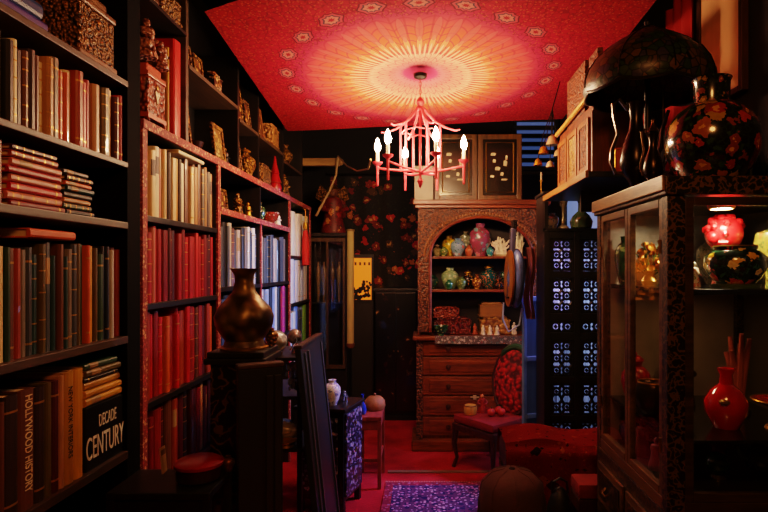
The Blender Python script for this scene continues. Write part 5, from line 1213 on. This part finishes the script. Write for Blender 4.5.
# small dark bowl with fruit by ewer
t = thing('beaded_pot', 'small dark beaded pot beside the foot of tall ewer', 'pot', (1.04, 2.305, zT))
m = MB().sphere((0, 0, .05), .042, 18, 1.1)
for k in range(40):
    a = k*2.4; p = math.asin(2*(k+.5)/40-1); m.sphere((.042*math.cos(a)*math.cos(p), .042*math.sin(a)*math.cos(p), .05+.046*math.sin(p)), .008, 6)
obj('body', m, plain('#120a08', .3), t, True); obj('rim_band', MB().lathe([(.015, .095), (.024, .096), (.024, .104), (.015, .104)], 16), BRASS, t, True)
# tiffany lamp
LM = thing('table_lamp', 'unlit table lamp with wide dark mosaic glass dome shade on glass cabinet', 'lamp', (1.02, 2.545, zT))
LIFT = .13
obj('base', MB().lathe([(0, 0), (.09, 0), (.09, .012), (.06, .03), (.03, .05), (0, .05)], 24), DARKIRON, LM, True)
obj('pole', MB().lathe([(0, .0505), (.018, .0505), (.026, .09), (.016, .14), (.014, .58), (.02, .60), (0, .60)], 16), DARKIRON, LM, True)
SHM = stained(['#3a2c12', '#2a3a1a', '#46301a', '#20301c', '#302a38', '#523a1a'], 30)
sh = [(r, z+LIFT) for r, z in [(.272, .36), (.286, .38), (.284, .415), (.268, .46), (.235, .51), (.18, .56), (.12, .60), (.06, .635), (.03, .65)]]
m = MB(); seg = 40; vs = []; fs = []
for i, (r, z) in enumerate(sh):
    for q in range(seg):
        a = 2*PI*q/seg; dz = .018*abs(math.sin(4*a)) if i == 0 else 0
        vs.append((r*math.cos(a), r*math.sin(a), z-dz))
for i in range(len(sh)-1):
    for q in range(seg): fs.append((i*seg+q, i*seg+(q+1) % seg, (i+1)*seg+(q+1) % seg, (i+1)*seg+q))
m._add(vs, fs); shd = obj('lamp_shade', m, SHM, LM, True)
obj('finial', MB().lathe([(r, z+LIFT) for r, z in [(0, .648), (.034, .649), (.03, .658), (.012, .665), (.016, .68), (.006, .695), (0, .70)]], 16), DARKIRON, shd, True)
lead = MB()
for q in range(8):
    a = 2*PI*q/8; lead.tube([((r+.002)*math.cos(a), (r+.002)*math.sin(a), z) for r, z in sh[1:]], .003, 5)
obj('lead_rib', lead, DARKIRON, shd, True)
obj('bead_fringe', MB().tube([(.274*math.cos(a), .274*math.sin(a), .36+LIFT-.018*abs(math.sin(4*a))) for a in [2*PI*q/40 for q in range(40)]], .007, 6, closed=True), plain('#1a1408', .3), shd, True)
obj('pull_chain', MB().tube([(.05, -.05, .56), (.05, -.05, .34)], .002, 5), BRASS, LM)
swan('bronze_swan', 'dark green bronze swan-necked vessel behind the round floral jar', (1.385, 2.40, zT), 1.6, plain('#1e2a1c', .3, .5), -1.9)
pot('floral_jar', 'small pale jar with red flowers behind the round floral jar', 'jar', (1.185, 2.44, zT), .36, P_MEI, floral('#a89880', ['#b01c14', '#c84a3a'], 24, .38, .25, '#3a5a2a'), w=.7)
pot('red_bowl', 'dull red and green bowl at the outer corner of glass cabinet top', 'bowl', (1.36, 2.06, zT), .2, P_JAR, floral('#6a1410', ['#b03020', '#2a4a24'], 20, .36, .3), w=.9)

# right wall: hangings
t = thing('wall_painting', 'pale peach painted panel with swirls hanging on the wall above round jar', 'painting', (1.53, 2.78, 2.5))
obj('canvas', MB().box(-.012, .002, -.11, .27, .03, .78), plain('#e0a070', .6, var=.35, scale=3, stretch=(1, 2, .7)), t)
obj('frame', MB().box(-.025, .01, -.14, -.1105, 0, .81, .004).box(-.025, .01, .2705, .3, 0, .81, .004).box(-.025, .01, -.11, .27, 0, .0295, .004).box(-.025, .01, -.11, .27, .7805, .81, .004), wood('#2a140a', '#5a3018'), t)
def drape(u, v): return (1.50+.02*math.sin(u*20), 3.12+.34*u, 3.25-1.15*v+.02*math.sin(u*6))
o = obj('red_curtain', MB().grid(drape, 40, 8), plain('#b01810', .7, var=.3, scale=4), None, True); tag(o, 'bright red cloth hanging on the wall beyond the peach painting', 'curtain')
def drape2(u, v): return (1.44+.03*math.sin(u*14)-.1*v*(1-v), 3.56+.9*u, 3.2-.75*v-.1*math.sin(PI*u))
o = obj('swag_curtain', MB().grid(drape2, 40, 8), plain('#7a100c', .75, var=.3, scale=4), None, True); tag(o, 'dark red swag of cloth near the ceiling beyond the lamp', 'curtain')

# ------------------------------------------------------------------ lights, world, camera
def light(kind, name, loc, energy, col, size=.2, rot=None, sy=None):
    l = bpy.data.lights.new(name, kind); l.energy = energy; l.color = lin(col)[:3]
    if kind == 'AREA':
        l.size = size
        if sy: l.shape = 'RECTANGLE'; l.size_y = sy
    else: l.shadow_soft_size = size
    o = bpy.data.objects.new(name, l); C.objects.link(o); o.location = loc
    if rot: o.rotation_euler = rot
    return o
light('POINT', 'fill_light', (.25, .35, 2.85), 21, '#ffa458', .2)  # added fill light out of view, brightens the near shelves
def spot(name, loc, aim, e, col, ang, blend=.5):
    l = light('SPOT', name, loc, e, col, .15); l.data.spot_size = ang; l.data.spot_blend = blend
    l.rotation_euler = (Vector(aim)-Vector(loc)).to_track_quat('-Z', 'Y').to_euler()
spot('window_daylight', (1.47, 4.93, 1.75), (-1.15, 4.45, 1.35), 110, '#9db8ff', .8)
spot('window_daylight', (1.46, 4.36, 1.9), (.75, 4.12, .95), 14, '#a8c4ff', 1.5)
spot('window_daylight', (1.46, 4.45, 2.2), (-.3, 3.75, .2), 120, '#c4a0ff', .6)
spot('window_daylight', (1.46, 4.95, 2.1), (-.53, 2.97, .85), 80, '#8aa8ff', .22)
spot('window_daylight', (1.45, 5.0, 1.3), (1.1, 4.04, 1.0), 6, '#a8c4ff', 2.3)
w = bpy.data.worlds.new('World'); bpy.context.scene.world = w; w.use_nodes = True
w.node_tree.nodes['Background'].inputs[0].default_value = (.05, .03, .02, 1); w.node_tree.nodes['Background'].inputs[1].default_value = .3

cam = bpy.data.cameras.new('camera'); co = bpy.data.objects.new('camera', cam); C.objects.link(co)
cam.sensor_width = 36; cam.sensor_fit = 'HORIZONTAL'; cam.lens = 555/768*36
cam.shift_x = -41/768; cam.shift_y = 12/768; cam.clip_start = .05
co.location = (0, 0, EYE); co.rotation_euler = (PI/2, 0, 0)
sc = bpy.context.scene; sc.camera = co
sc.cycles.use_denoising = True
sc.cycles.max_bounces = 6; sc.cycles.transparent_max_bounces = 12
sc.cycles.sample_clamp_indirect = 6
sc.view_settings.view_transform = 'Filmic'
sc.view_settings.look = 'Medium High Contrast'
sc.view_settings.exposure = 1.5
